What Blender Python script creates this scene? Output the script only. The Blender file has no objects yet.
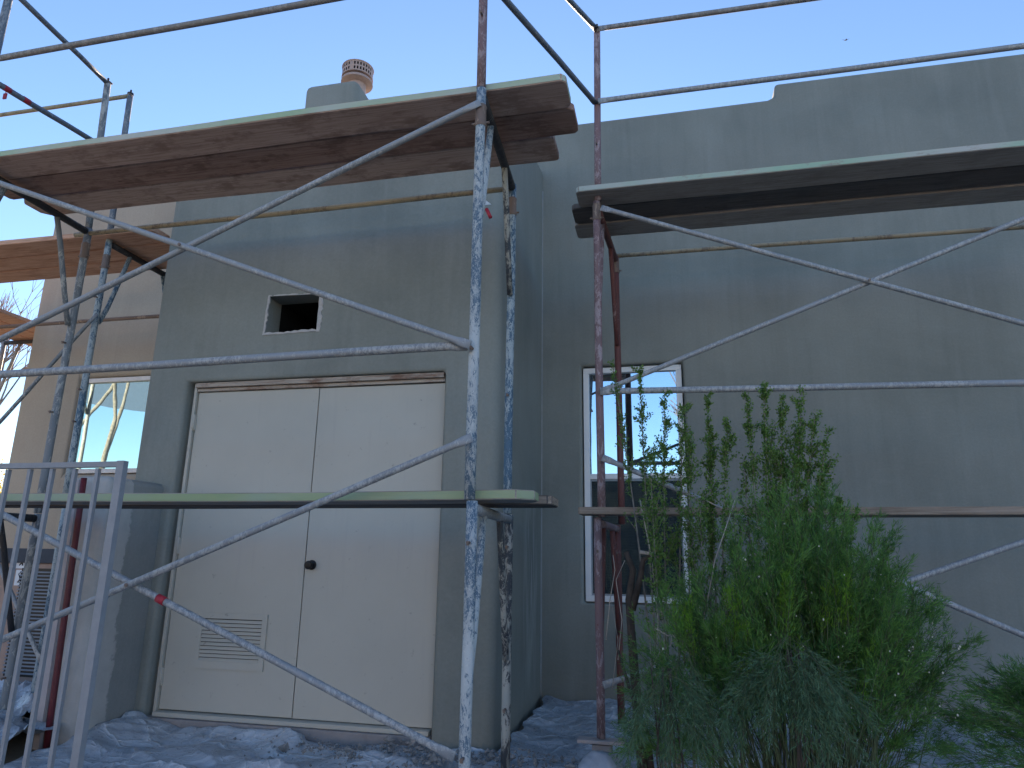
import bpy, bmesh, math, random
import numpy as np
from mathutils import Vector, Matrix
R = math.radians
random.seed(7); rng = np.random.default_rng(7)
S = bpy.context.scene
C = S.collection
H = 1.12                                   # eye height above the ground

# ------------------------------------------------------------------ camera
FPX = 690.0
cr = Vector((0.97499, 0.2216, 0.01503)); cF = Vector((-0.2143, 0.9457, 0.2447)).normalized()
def cam_axes(pitch, roll, yaw):
    cy, sy = math.cos(yaw), math.sin(yaw)
    fw = Vector((-sy, cy, 0)); rt = Vector((cy, sy, 0)); up = Vector((0, 0, 1))
    Fv = fw*math.cos(pitch)+up*math.sin(pitch); U = up*math.cos(pitch)-fw*math.sin(pitch)
    return rt*math.cos(roll)+U*math.sin(roll), U*math.cos(roll)-rt*math.sin(roll), Fv
cR, cU, cF = cam_axes(R(14.16208), R(0.86122), R(12.76859))
cam = bpy.data.cameras.new('camera'); co = bpy.data.objects.new('camera', cam); C.objects.link(co)
cam.sensor_width = 36; cam.lens = FPX*36/1024; cam.clip_start = .05; cam.clip_end = 3000
M = Matrix(((cR.x, cU.x, -cF.x, 0), (cR.y, cU.y, -cF.y, 0), (cR.z, cU.z, -cF.z, H), (0, 0, 0, 1)))
co.matrix_world = M
S.camera = co
def at(x, y, Y):                            # photo point -> place at distance Y
    d = cR*(x-512)+cU*(384-y)+cF*FPX
    d = d*(Y/d.y)
    return Vector((d.x, d.y, d.z+H))

# ------------------------------------------------------------------ helpers
def tag(o, label=None, cat=None, group=None, kind=None):
    if label: o['label'] = label
    if cat: o['category'] = cat
    if group: o['group'] = group
    if kind: o['kind'] = kind
    return o
def empty(name, loc, label, cat, group=None):
    o = bpy.data.objects.new(name, None); C.objects.link(o); o.location = loc
    o.empty_display_size = .1
    return tag(o, label, cat, group)
def wloc(o):
    v = Vector(o.location)
    while o.parent: o = o.parent; v += Vector(o.location)
    return v
def link(me, name, mats, parent=None, origin=None, smooth=None):
    """mesh is in world coordinates; re-origin to parent / origin"""
    if parent is not None: og = wloc(parent)
    else: og = Vector(origin) if origin is not None else Vector((0, 0, 0))
    me.transform(Matrix.Translation(-og))
    if not isinstance(mats, (list, tuple)): mats = [mats]
    for m in mats: me.materials.append(m)
    if smooth is not None:
        for p in me.polygons: p.use_smooth = True
        me.set_sharp_from_angle(angle=R(smooth))
    me.name = name
    o = bpy.data.objects.new(name, me); C.objects.link(o)
    if parent is not None: o.parent = parent
    else: o.location = og
    return o
def fin(bm, name, mats, parent=None, origin=None, smooth=None):
    bmesh.ops.recalc_face_normals(bm, faces=bm.faces)
    me = bpy.data.meshes.new(name); bm.to_mesh(me); bm.free()
    return link(me, name, mats, parent, origin, smooth)
def B(): return bmesh.new()
def box(bm, x0, x1, y0, y1, z0, z1, mi=0, bev=0):
    v = [bm.verts.new((x, y, z+H)) for x in (x0, x1) for y in (y0, y1) for z in (z0, z1)]
    fs = []
    for q in ((0, 1, 3, 2), (4, 6, 7, 5), (0, 4, 5, 1), (2, 3, 7, 6), (0, 2, 6, 4), (1, 5, 7, 3)):
        f = bm.faces.new([v[i] for i in q]); f.material_index = mi; fs.append(f)
    if bev:
        es = list({e for f in fs for e in f.edges})
        bmesh.ops.bevel(bm, geom=es, offset=bev, segments=2, affect='EDGES', profile=.7)
def P3(x, y, z): return Vector((x, y, z+H))
def tube(bm, pts, r, seg=12, flat0=False, flat1=False, wob=0.0, mi=0, r1=None, caps=True):
    """tube through world points; flattened ends for braces"""
    pts = [Vector(p) for p in pts]
    if len(pts) == 2:
        a, b = pts; L = (b-a).length; n = max(2, int(L/.25)); d = (b-a)/L
        ts = [i/n for i in range(n+1)]
        if flat0: ts = [0, .045/L, .085/L]+[t for t in ts if t > .15/L]
        if flat1: ts = [t for t in ts if t < 1-.15/L]+[1-.085/L, 1-.045/L, 1]
        s1 = d.cross(Vector((.3, .2, 1))).normalized(); s2 = d.cross(s1)
        ph = random.random()*6
        pp = [a+(b-a)*t+(s1*math.sin(ph+t*5)+s2*math.cos(ph*2+t*7))*wob*math.sin(math.pi*t) for t in ts]
        fl = [((flat0 and t <= .046/L) or (flat1 and t >= 1-.046/L)) for t in ts]
    else:
        pp = pts; fl = [False]*len(pp)
    rings = []
    N = len(pp)
    up = Vector((0, 1, 0)) if abs((pp[-1]-pp[0]).normalized().y) < .8 else Vector((0, 0, 1))
    for i, p in enumerate(pp):
        d = (pp[min(i+1, N-1)]-pp[max(i-1, 0)]).normalized()
        s = d.cross(up).normalized(); u = s.cross(d).normalized()
        rr = r if r1 is None else r+(r1-r)*i/(N-1)
        ku, ks = (.28, 1.3) if fl[i] else (1, 1)
        rings.append([bm.verts.new(p+s*(math.cos(k*2*math.pi/seg)*rr*ks)+u*(math.sin(k*2*math.pi/seg)*rr*ku)) for k in range(seg)])
    for i in range(N-1):
        for k in range(seg):
            f = bm.faces.new((rings[i][k], rings[i][(k+1) % seg], rings[i+1][(k+1) % seg], rings[i+1][k])); f.material_index = mi; f.smooth = True
    if caps:
        for rg in (rings[0], rings[-1]):
            f = bm.faces.new(rg); f.material_index = mi

# ------------------------------------------------------------------ materials
class NT:
    def __init__(s, name, rough=.7, metal=0, spec=.5):
        s.m = bpy.data.materials.new(name); s.m.use_nodes = True
        s.n = s.m.node_tree.nodes; s.l = s.m.node_tree.links
        s.b = s.n['Principled BSDF']; s.b.inputs['Roughness'].default_value = rough
        s.b.inputs['Metallic'].default_value = metal; s.b.inputs['Specular IOR Level'].default_value = spec
        s.tc = s.n.new('ShaderNodeTexCoord')
    def map(s, sc=(1, 1, 1), out='Object', loc=(0, 0, 0)):
        m = s.n.new('ShaderNodeMapping'); m.inputs['Scale'].default_value = sc; m.inputs['Location'].default_value = loc
        s.l.new(s.tc.outputs[out], m.inputs[0]); return m.outputs[0]
    def noise(s, vec, scale, det=4, rough=.55, dist=0):
        t = s.n.new('ShaderNodeTexNoise'); s.l.new(vec, t.inputs['Vector'])
        t.inputs['Scale'].default_value = scale; t.inputs['Detail'].default_value = det
        t.inputs['Roughness'].default_value = rough; t.inputs['Distortion'].default_value = dist
        return t.outputs['Fac']
    def ramp(s, fac, stops, interp='LINEAR'):
        r = s.n.new('ShaderNodeValToRGB'); s.l.new(fac, r.inputs[0]); r.color_ramp.interpolation = interp
        e = r.color_ramp.elements
        while len(e) < len(stops): e.new(.5)
        for i, (p, c) in enumerate(stops):
            e[i].position = p; e[i].color = (c, c, c, 1) if isinstance(c, (int, float)) else (*c, 1)
        return r.outputs[0]
    def mix(s, fac, a, b, mode='MIX'):
        m = s.n.new('ShaderNodeMix'); m.data_type = 'RGBA'; m.blend_type = mode
        for inp, v in ((m.inputs[0], fac), (m.inputs[6], a), (m.inputs[7], b)):
            if hasattr(v, 'is_output'): s.l.new(v, inp)
            elif inp.type == 'RGBA': inp.default_value = (*v, 1) if isinstance(v, tuple) else (v, v, v, 1)
            else: inp.default_value = v
        return m.outputs[2]
    def math(s, op, a, b=0):
        m = s.n.new('ShaderNodeMath'); m.operation = op
        for inp, v in ((m.inputs[0], a), (m.inputs[1], b)):
            if hasattr(v, 'is_output'): s.l.new(v, inp)
            else: inp.default_value = v
        return m.outputs[0]
    def col(s, v): 
        if hasattr(v, 'is_output'): s.l.new(v, s.b.inputs['Base Color'])
        else: s.b.inputs['Base Color'].default_value = (*v, 1)
    def rough(s, v): s.l.new(v, s.b.inputs['Roughness'])
    def bump(s, h, strength=.3, dist=.01):
        b = s.n.new('ShaderNodeBump'); b.inputs['Strength'].default_value = strength; b.inputs['Distance'].default_value = dist
        s.l.new(h, b.inputs['Height']); s.l.new(b.outputs[0], s.b.inputs['Normal'])

def stucco(name, base, light, dark, sealing=None):
    t = NT(name, .88, spec=.25)
    v = t.map()
    big = t.noise(v, .9, 4, .55, .3)
    c = t.ramp(big, [(.25, dark), (.5, base), (.78, light)])
    streak = t.noise(t.map((5, 5, .45)), 1.6, 5, .62, .5)
    c = t.mix(t.ramp(streak, [(.48, 0.0), (.78, .36)]), c, light)
    st2 = t.noise(t.map((14, 14, .8), loc=(3, 1, 5)), 1.2, 4, .6)
    c = t.mix(t.ramp(st2, [(.3, .22), (.46, 0.0)]), c, dark)
    trowel = t.noise(t.map((1.4, 1.4, 3.2), loc=(7, 2, 0)), 3.0, 6, .7, 1.6)
    c = t.mix(t.ramp(trowel, [(.55, 0.0), (.75, .22)]), c, light)
    fine = t.noise(v, 60, 3, .7)
    c = t.mix(.12, c, t.ramp(fine, [(.3, .05), (.7, .5)]), 'OVERLAY')
    sp = t.n.new('ShaderNodeSeparateXYZ'); t.l.new(v, sp.inputs[0])
    def band(o_, a, b, sft):
        m1 = t.math('DIVIDE', t.math('SUBTRACT', o_, a), sft); m2 = t.math('DIVIDE', t.math('SUBTRACT', b, o_), sft)
        q_ = t.math('MINIMUM', m1, m2); return t.math('MINIMUM', t.math('MAXIMUM', q_, 0.0), 1.0)
    lime = t.math('MULTIPLY', band(sp.outputs['Y'], -.75, -.12, .15), band(sp.outputs['Z'], .1, 1.75, .5))
    ln_ = t.noise(t.map((7, 7, .9), loc=(2, 8, 1)), 1.3, 5, .65)
    c = t.mix(t.math('MULTIPLY', lime, t.ramp(ln_, [(.42, 0.0), (.68, .75)])), c, (.52, .52, .50))
    if sealing:                                  # unpainted scratch coat near the free end
        sep = t.n.new('ShaderNodeSeparateXYZ'); t.l.new(v, sep.inputs[0])
        n = t.noise(v, 5, 5, .65)
        e = t.math('ADD', sep.outputs['Y'], t.math('MULTIPLY', t.math('SUBTRACT', n, .5), .22))
        c = t.mix(t.ramp(t.math('ADD', e, -sealing+.5), [(.49, 0.0), (.505, 1.0)]), t.mix(t.ramp(n, [(.35, 0.0), (.7, 1.0)]), (.38, .375, .36), (.48, .47, .45)), c)
    t.col(c)
    h = t.math('ADD', t.math('MULTIPLY', t.noise(v, 130, 3, .7), .25), t.math('MULTIPLY', trowel, .8))
    t.bump(h, .35, .006)
    t.rough(t.ramp(big, [(.3, .78), (.7, .95)]))
    return t.m
M_stucco = stucco('grey_stucco', (.262, .276, .248), (.325, .34, .31), (.20, .212, .190))
M_stucco_wing = stucco('grey_stucco_wing', (.27, .28, .27), (.34, .35, .34), (.20, .215, .21), sealing=-1.86)
M_stucco_tan = stucco('tan_stucco', (.42, .36, .285), (.475, .415, .335), (.365, .31, .245))

def wood(name, a, b, dark, paint=None, pcover=.5, stain=.4):
    t = NT(name, .85, spec=.2)
    v = t.map((.55, 11, 11)); 
    g = t.noise(v, 2.6, 8, .65, 2.2)
    c = t.ramp(g, [(.28, dark), (.46, a), (.66, b)])
    fine = t.noise(t.map((1.5, 60, 60)), 2, 5, .7)
    c = t.mix(t.ramp(fine, [(.36, .5), (.5, 0.0)]), c, dark)
    bl = t.noise(t.map((2, 4, 4)), 1.7, 5, .7)
    c = t.mix(t.ramp(bl, [(.5, 0.0), (.62, stain)]), c, dark)
    spl = t.noise(t.map((6, 14, 14)), 3, 4, .7)
    c = t.mix(t.ramp(spl, [(.66, 0.0), (.7, .6)]), c, tuple(x*.35 for x in dark))
    if paint:
        pn = t.noise(t.map((3, 9, 9)), 2.2, 6, .7)
        pv = t.noise(t.map((.9, 2, 2)), 1.2, 3, .6)
        pc = t.mix(t.ramp(pv, [(.4, 0.0), (.6, 1.0)]), paint[0], paint[1])
        c = t.mix(t.ramp(pn, [(1-pcover-.08, 0.0), (1-pcover+.03, 1.0)]), c, pc)
    t.col(c); t.bump(t.math('ADD', fine, t.math('MULTIPLY', g, .6)), .45, .004)
    return t.m
GREEN = ((.38, .50, .33), (.50, .52, .47))
M_wood = wood('aged_pine', (.56, .40, .33), (.64, .48, .41), (.32, .21, .165), stain=.75)
M_wood_b = wood('aged_pine_red', (.38, .24, .19), (.45, .31, .25), (.19, .11, .085), stain=.75)
M_wood_c = wood('aged_pine_pale', (.58, .42, .34), (.66, .50, .42), (.34, .225, .175), stain=.85)
M_wood_edge = wood('pine_edge_green', (.42, .33, .24), (.5, .42, .32), (.2, .13, .09), GREEN, .72)
M_wood_lime = wood('pine_edge_lime', (.42, .36, .22), (.5, .42, .3), (.2, .14, .08), ((.34, .41, .22), (.36, .42, .30)), .74)
M_wood_dark = wood('weathered_plank', (.35, .315, .28), (.42, .38, .34), (.22, .195, .17), stain=.45)
M_wood_dark2 = wood('weathered_plank_black', (.13, .115, .105), (.17, .15, .138), (.08, .07, .065), stain=.5)
M_wood_dedge = wood('weathered_edge', (.34, .29, .25), (.42, .37, .32), (.18, .13, .1), ((.5, .5, .47), (.35, .5, .38)), .6)
M_wood_grey = wood('bare_plank', (.30, .24, .19), (.40, .33, .27), (.16, .12, .09))
M_sill = wood('dusty_sill', (.46, .40, .38), (.55, .49, .46), (.3, .24, .22))
M_wood_warmlit = wood('warm_lit_plank', (.60, .36, .25), (.70, .46, .34), (.38, .20, .13), stain=.35)  # orange of warm bounce light is put into the wood colour

def pipe(name, base, spots, cover, spots2=None, cover2=.3, metal=.2, rough=.55, scale=1.0):
    t = NT(name, rough, metal, .4)
    v = t.map((1, 1, .4))
    n = t.noise(v, 30*scale, 8, .8, .6)
    n0 = t.noise(t.map((1, 1, 1), loc=(4, 3, 1)), 2.2, 3, .6)
    c = t.mix(t.ramp(n0, [(.35, 0.0), (.65, .6)]), base, tuple(min(1, x*.62) for x in base))
    k = t.math('ADD', n, t.math('MULTIPLY', t.math('SUBTRACT', n0, .5), .35))
    c = t.mix(t.ramp(k, [(1-cover-.03, 0.0), (1-cover+.02, 1.0)]), c, spots)
    if spots2:
        n2 = t.noise(t.map((1, 1, .6), loc=(9, 4, 2)), 70*scale, 5, .85)
        c = t.mix(t.ramp(n2, [(1-cover2-.02, 0.0), (1-cover2+.02, 1.0)]), c, spots2)
    t.col(c); t.bump(n, .5, .003)
    t.rough(t.ramp(n, [(.35, .4), (.65, .85)]))
    return t.m
M_galv = pipe('galvanised_tube', (.33, .345, .36), (.46, .465, .46), .46, (.17, .14, .12), .36, scale=2.0)
M_galv_blue = pipe('galvanised_dull', (.17, .20, .24), (.27, .30, .33), .42, (.12, .12, .13), .33, scale=1.5)
M_galv_rail = pipe('dull_rail_tube', (.27, .26, .25), (.36, .35, .34), .44, (.18, .14, .12), .36, scale=1.5)
M_whiteblue = pipe('whitewashed_blue_post', (.50, .54, .55), (.10, .16, .22), .46, (.62, .63, .60), .42, metal=0, rough=.8, scale=1.7)
M_bluewhite = pipe('blue_speckled_post', (.07, .14, .21), (.36, .42, .44), .50, (.03, .05, .07), .40, metal=0, rough=.8, scale=1.6)
M_cream = pipe('worn_cream_tube', (.42, .37, .25), (.22, .19, .14), .42, (.52, .48, .38), .34, metal=0, rough=.8)
M_rust = pipe('rusty_tube', (.22, .16, .13), (.36, .28, .22), .40, (.10, .06, .05), .32, metal=0, rough=.8)
M_pink = pipe('faded_red_post', (.235, .15, .155), (.36, .29, .30), .44, (.18, .06, .05), .36, metal=0, rough=.8)
M_red = pipe('dark_red_post', (.15, .055, .05), (.28, .19, .18), .38, (.07, .03, .03), .36, metal=0, rough=.8)
M_darktube = pipe('tar_dark_tube', (.045, .045, .05), (.14, .14, .14), .36, (.2, .12, .08), .26, metal=0, rough=.8)
M_ashy = pipe('ash_grey_post', (.20, .22, .235), (.40, .40, .38), .46, (.09, .10, .12), .33, metal=0, rough=.8)
M_spotcream = pipe('cream_spotted_leg', (.38, .38, .34), (.05, .06, .07), .50, (.48, .49, .46), .36, metal=0, rough=.85)

def plain(name, c, rough=.6, metal=0, var=.12, bump=.0, sc=8, spec=.4):
    t = NT(name, rough, metal, spec)
    n = t.noise(t.map(), sc, 5, .65)
    t.col(t.mix(t.ramp(n, [(.3, 0.0), (.7, 1.0)]), tuple(x*(1-var) for x in c), tuple(min(1, x*(1+var)) for x in c)))
    if bump: t.bump(n, bump, .004)
    return t.m
M_vinyl = plain('white_vinyl', (.84, .85, .85), .4, var=.03)
M_black = plain('black_metal', (.012, .012, .013), .4)
M_void = plain('painted_darkness', (.004, .004, .004), .95)  # near black, stands in for the darkness inside openings
M_gate = plain('grey_gate_paint', (.29, .30, .32), .5, var=.08, bump=.2, sc=30)
M_oldpipe = plain('dark_red_steel', (.11, .018, .025), .5, var=.3, sc=12)
M_bluegrey = plain('blue_grey_board', (.2, .235, .28), .7)
M_tan = plain('tan_metal', (.36, .25, .2), .6)
M_label = plain('white_label', (.7, .72, .74), .6, var=.02)
M_ink = plain('black_ink', (.02, .02, .02), .6)
M_redtape = plain('red_tape', (.42, .03, .05), .5)
M_whitetag = plain('white_tag', (.6, .68, .75), .5)
M_cap = plain('painted_flue_metal', (.44, .32, .27), .5, sc=20)
M_conc = plain('curb_concrete', (.3, .27, .26), .85, bump=.4, sc=14)
M_fascia = plain('dark_fascia', (.05, .06, .075), .7)
M_grille = plain('dark_grille', (.05, .06, .07), .5)
M_roof = plain('flat_roofing', (.3, .3, .3), .9)
def door_mat():
    t = NT('door_paint', .55, spec=.35)
    v = t.map()
    n = t.noise(v, 1.3, 4, .6); st = t.noise(t.map((9, 9, .6)), 2, 5, .65)
    c = t.mix(t.ramp(n, [(.3, 0.0), (.7, 1.0)]), (.475, .455, .395), (.525, .505, .44))
    c = t.mix(t.ramp(st, [(.57, 0.0), (.75, .4)]), c, (.43, .41, .37))
    d = t.noise(v, 16, 5, .7)
    c = t.mix(t.ramp(d, [(.63, 0.0), (.70, .5)]), c, (.22, .20, .18))
    t.col(c); t.bump(t.noise(v, 3, 3, .5), .12, .01)
    return t.m
M_door = door_mat()
M_header = wood('rusted_header', (.42, .36, .3), (.5, .43, .36), (.16, .07, .04), stain=.7)
def glass_mat(name, tint, refl, dark, rough=.012, wave=.04):
    t = NT(name, .5)
    g = t.n.new('ShaderNodeBsdfGlossy'); g.inputs['Color'].default_value = (*tint, 1); g.inputs['Roughness'].default_value = rough
    mx = t.n.new('ShaderNodeMixShader'); mx.inputs[0].default_value = refl
    bp = t.n.new('ShaderNodeBump'); bp.inputs['Strength'].default_value = wave; bp.inputs['Distance'].default_value = .01
    t.l.new(t.noise(t.map(), 2.5, 2, .5), bp.inputs['Height']); t.l.new(bp.outputs[0], g.inputs['Normal'])
    t.col(dark)
    t.l.new(t.b.outputs[0], mx.inputs[1]); t.l.new(g.outputs[0], mx.inputs[2])
    t.l.new(mx.outputs[0], t.n['Material Output'].inputs['Surface'])
    return t.m
M_glass = glass_mat('reflective_glass', (.50, .63, .74), .85, (.05, .07, .07))
M_glass_mint = glass_mat('mint_reflective_glass', (.74, .92, .84), .82, (.05, .07, .07))
M_glass_low = glass_mat('dim_glass', (.35, .6, .66), .2, (.02, .04, .045))
def screen_mat():
    t = NT('insect_screen', .8)
    w = t.n.new('ShaderNodeTexWave'); w.wave_type = 'BANDS'; w.bands_direction = 'Z'; w.inputs['Scale'].default_value = 14
    t.l.new(t.map(), w.inputs['Vector'])
    t.col(t.mix(w.outputs['Fac'], (.012, .02, .024), (.05, .075, .08)))
    tr = t.n.new('ShaderNodeBsdfTransparent'); mx = t.n.new('ShaderNodeMixShader'); mx.inputs[0].default_value = .62
    t.l.new(tr.outputs[0], mx.inputs[1]); t.l.new(t.b.outputs[0], mx.inputs[2]); t.l.new(mx.outputs[0], t.n['Material Output'].inputs['Surface'])
    return t.m
M_screen = screen_mat()
def plastic_mat():
    t = NT('dusty_plastic', .3, spec=.7)
    v = t.map()
    n = t.noise(v, 1.6, 7, .7, 1.2); f = t.noise(v, 30, 6, .8)
    c = t.ramp(n, [(.32, (.17, .19, .22)), (.5, (.38, .42, .47)), (.66, (.56, .61, .67))])
    # sharp creases: two warped voronoi edge patterns
    def crease(sc, loc, wd):
        wv = t.n.new('ShaderNodeVectorMath'); wv.operation = 'ADD'
        nn = t.n.new('ShaderNodeTexNoise'); t.l.new(t.map((1, 1, 1), loc=loc), nn.inputs['Vector']); nn.inputs['Scale'].default_value = 2.6; nn.inputs['Detail'].default_value = 4
        sc_ = t.n.new('ShaderNodeVectorMath'); sc_.operation = 'SCALE'; sc_.inputs['Scale'].default_value = .55; t.l.new(nn.outputs['Color'], sc_.inputs[0])
        t.l.new(t.map((1, 1.25, .6), loc=loc), wv.inputs[0]); t.l.new(sc_.outputs[0], wv.inputs[1])
        vo = t.n.new('ShaderNodeTexVoronoi'); vo.feature = 'DISTANCE_TO_EDGE'; vo.inputs['Scale'].default_value = sc; t.l.new(wv.outputs[0], vo.inputs['Vector'])
        return t.ramp(vo.outputs['Distance'], [(0.0, 1.0), (wd, .35), (wd*3.2, 0.0)])
    c1, c2 = crease(2.2, (0, 0, 0), .022), crease(4.6, (4, 2, 1), .03)
    c = t.mix(t.math('MULTIPLY', c1, .6), c, (.72, .76, .80)); c = t.mix(t.math('MULTIPLY', c2, .28), c, (.66, .70, .74))
    k = t.math('ADD', t.math('MULTIPLY', n, .6), t.math('MULTIPLY', f, .5))
    c = t.mix(t.ramp(t.noise(v, 3.1, 6, .75, .5), [(.57, 0.0), (.68, .7)]), c, t.mix(t.ramp(f, [(.4, 0.0), (.6, 1.0)]), (.10, .10, .10), (.27, .27, .27)))
    t.col(c); t.rough(t.ramp(f, [(.4, .22), (.62, .6)]))
    h = t.math('ADD', t.math('MULTIPLY', c1, 1.0), t.math('ADD', t.math('MULTIPLY', c2, .5), t.math('MULTIPLY', n, 1.8)))
    t.bump(h, .55, .02)
    return t.m
M_plastic = plastic_mat()
M_debris = plain('stucco_crumbs', (.24, .235, .23), .95, var=.5, sc=20, bump=.5)
def ground_mat():
    t = NT('desert_dirt', .95, spec=.2)
    v = t.map(); n = t.noise(v, .6, 6, .65); f = t.noise(v, 30, 5, .8)
    c = t.mix(t.ramp(n, [(.35, 0.0), (.65, 1.0)]), (.19, .165, .125), (.26, .225, .175))
    c = t.mix(t.ramp(f, [(.55, 0.0), (.7, .6)]), c, (.1, .085, .07))
    t.col(c); t.bump(f, .6, .02); return t.m
M_ground = ground_mat()
def leaf_mat(name, a, b, trans=.3):
    t = NT(name, .55, spec=.3)
    at_ = t.n.new('ShaderNodeAttribute'); at_.attribute_name = 'tint'
    c = t.mix(at_.outputs['Fac'], a, b)
    t.col(c)
    tr = t.n.new('ShaderNodeBsdfTranslucent'); t.l.new(c, tr.inputs['Color'])
    mx = t.n.new('ShaderNodeMixShader'); mx.inputs[0].default_value = trans
    t.l.new(t.b.outputs[0], mx.inputs[1]); t.l.new(tr.outputs[0], mx.inputs[2]); t.l.new(mx.outputs[0], t.n['Material Output'].inputs['Surface'])
    return t.m
M_creo = leaf_mat('small_leaf_green', (.075, .16, .04), (.20, .33, .075))
M_broom = leaf_mat('broom_green', (.065, .16, .05), (.17, .35, .07))
M_broomgrey = leaf_mat('broom_grey_green', (.07, .145, .075), (.15, .25, .13))
M_shoot = leaf_mat('young_shoot_green', (.14, .34, .04), (.28, .50, .06), .4)
M_yellow = leaf_mat('yellow_leaf', (.5, .36, .03), (.7, .55, .08), .4)
M_bark = plain('dark_bark', (.07, .055, .045), .9, var=.4, sc=18, bump=.6)
M_bark_grey = plain('grey_bark', (.25, .225, .2), .9, var=.4, sc=18, bump=.6)
M_bark_tan = plain('tan_twig', (.3, .2, .15), .9, var=.4, sc=6)
M_twig = plain('pale_dead_twig', (.42, .37, .32), .9, var=.3, sc=12)
M_green_stem = plain('green_stem', (.10, .125, .06), .8, var=.3, sc=12)
M_flower = plain('pale_seed_tuft', (.62, .6, .5), .9)
M_mount = plain('hazy_mountain', (.26, .3, .38), 1, var=.1, sc=.01)
M_hill = plain('scrub_hill', (.16, .2, .16), 1, var=.4, sc=.05)
M_reflpanel = plain('blue_reflection_panel', (.05, .085, .15), .8)
M_bird = plain('bird_feathers', (.08, .08, .09), .8)

# ------------------------------------------------------------------ world, sun
w = bpy.data.worlds.new('World'); S.world = w; w.use_nodes = True
sky = w.node_tree.nodes.new('ShaderNodeTexSky'); sky.sky_type = 'NISHITA'; sky.sun_disc = False
SUN_EL, SUN_AZ = 17.0, -15.0             # azimuth measured from +Y towards +X
sky.sun_elevation = R(SUN_EL); sky.sun_rotation = R(SUN_AZ)
sky.air_density = 1.0; sky.dust_density = 0.05; sky.ozone_density = 4.5
bg = w.node_tree.nodes['Background']; tint = w.node_tree.nodes.new('ShaderNodeMix'); tint.data_type = 'RGBA'; tint.blend_type = 'MULTIPLY'; tint.inputs[0].default_value = 1
tint.inputs[7].default_value = (1.15, .98, .915, 1)
w.node_tree.links.new(sky.outputs[0], tint.inputs[6]); w.node_tree.links.new(tint.outputs[2], bg.inputs[0]); bg.inputs[1].default_value = .105
sl = bpy.data.lights.new('sun', 'SUN'); sl.energy = 5.0; sl.angle = R(.53); sl.color = (1, .8, .62)
so = bpy.data.objects.new('sun', sl); C.objects.link(so)
dv = Vector((math.sin(R(SUN_AZ))*math.cos(R(SUN_EL)), math.cos(R(SUN_AZ))*math.cos(R(SUN_EL)), math.sin(R(SUN_EL))))
so.rotation_euler = dv.to_track_quat('Z', 'Y').to_euler(); so.location = (0, 0, 20)
S.view_settings.view_transform = 'Standard'; S.view_settings.look = 'None'
S.view_settings.exposure = 1.68; S.view_settings.gamma = 1

# ------------------------------------------------------------------ ground and far land
G = -H + 0.0
bm = B()
n = 40
def gpos(i): t = (i/n*2-1); return math.copysign(abs(t)**3, t)*1500
vs = [[bm.verts.new((gpos(i), gpos(j), 0)) for j in range(n+1)] for i in range(n+1)]
for i in range(n):
    for j in range(n): bm.faces.new((vs[i][j], vs[i+1][j], vs[i+1][j+1], vs[i][j+1]))
tag(fin(bm, 'ground', M_ground), kind='structure')

def ridge(name, pts, depth, mat):
    """rough mountain: ridge line with slopes on both sides"""
    bm = B(); rows = []
    N = len(pts)
    for k in range(9):
        t = k/8*2-1; row = []
        for i, (x, y, h) in enumerate(pts):
            nx, ny = x/math.hypot(x, y), y/math.hypot(x, y)
            hh = h*(1-abs(t))**.9*(1+.12*math.sin(i*1.7+k*2.3))
            row.append(bm.verts.new((x+nx*depth*t, y+ny*depth*t, hh-.5)))
        rows.append(row)
    for k in range(8):
        for i in range(N-1): bm.faces.new((rows[k][i], rows[k][i+1], rows[k+1][i+1], rows[k+1][i]))
    return tag(fin(bm, name, mat, smooth=50), kind='structure')
pts = []
for i in range(46):
    a = R(-75+i*1.3)                        # from +Y
    h = 118+34*math.sin(i*.55)+17*math.sin(i*1.37+1)+8*math.sin(i*3.1)
    pts.append((math.sin(a)*1150, math.cos(a)*1150, h*1.0))
ridge('mountain_range', pts, 260, M_mount)
pts = []
for i in range(60):
    a = R(115+i*2.6)
    h = 20+9*math.sin(i*.5+.5)+4*math.sin(i*1.3)
    pts.append((math.sin(a)*320, math.cos(a)*320, max(6, h)))
ridge('hills', pts, 120, M_hill)

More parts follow.
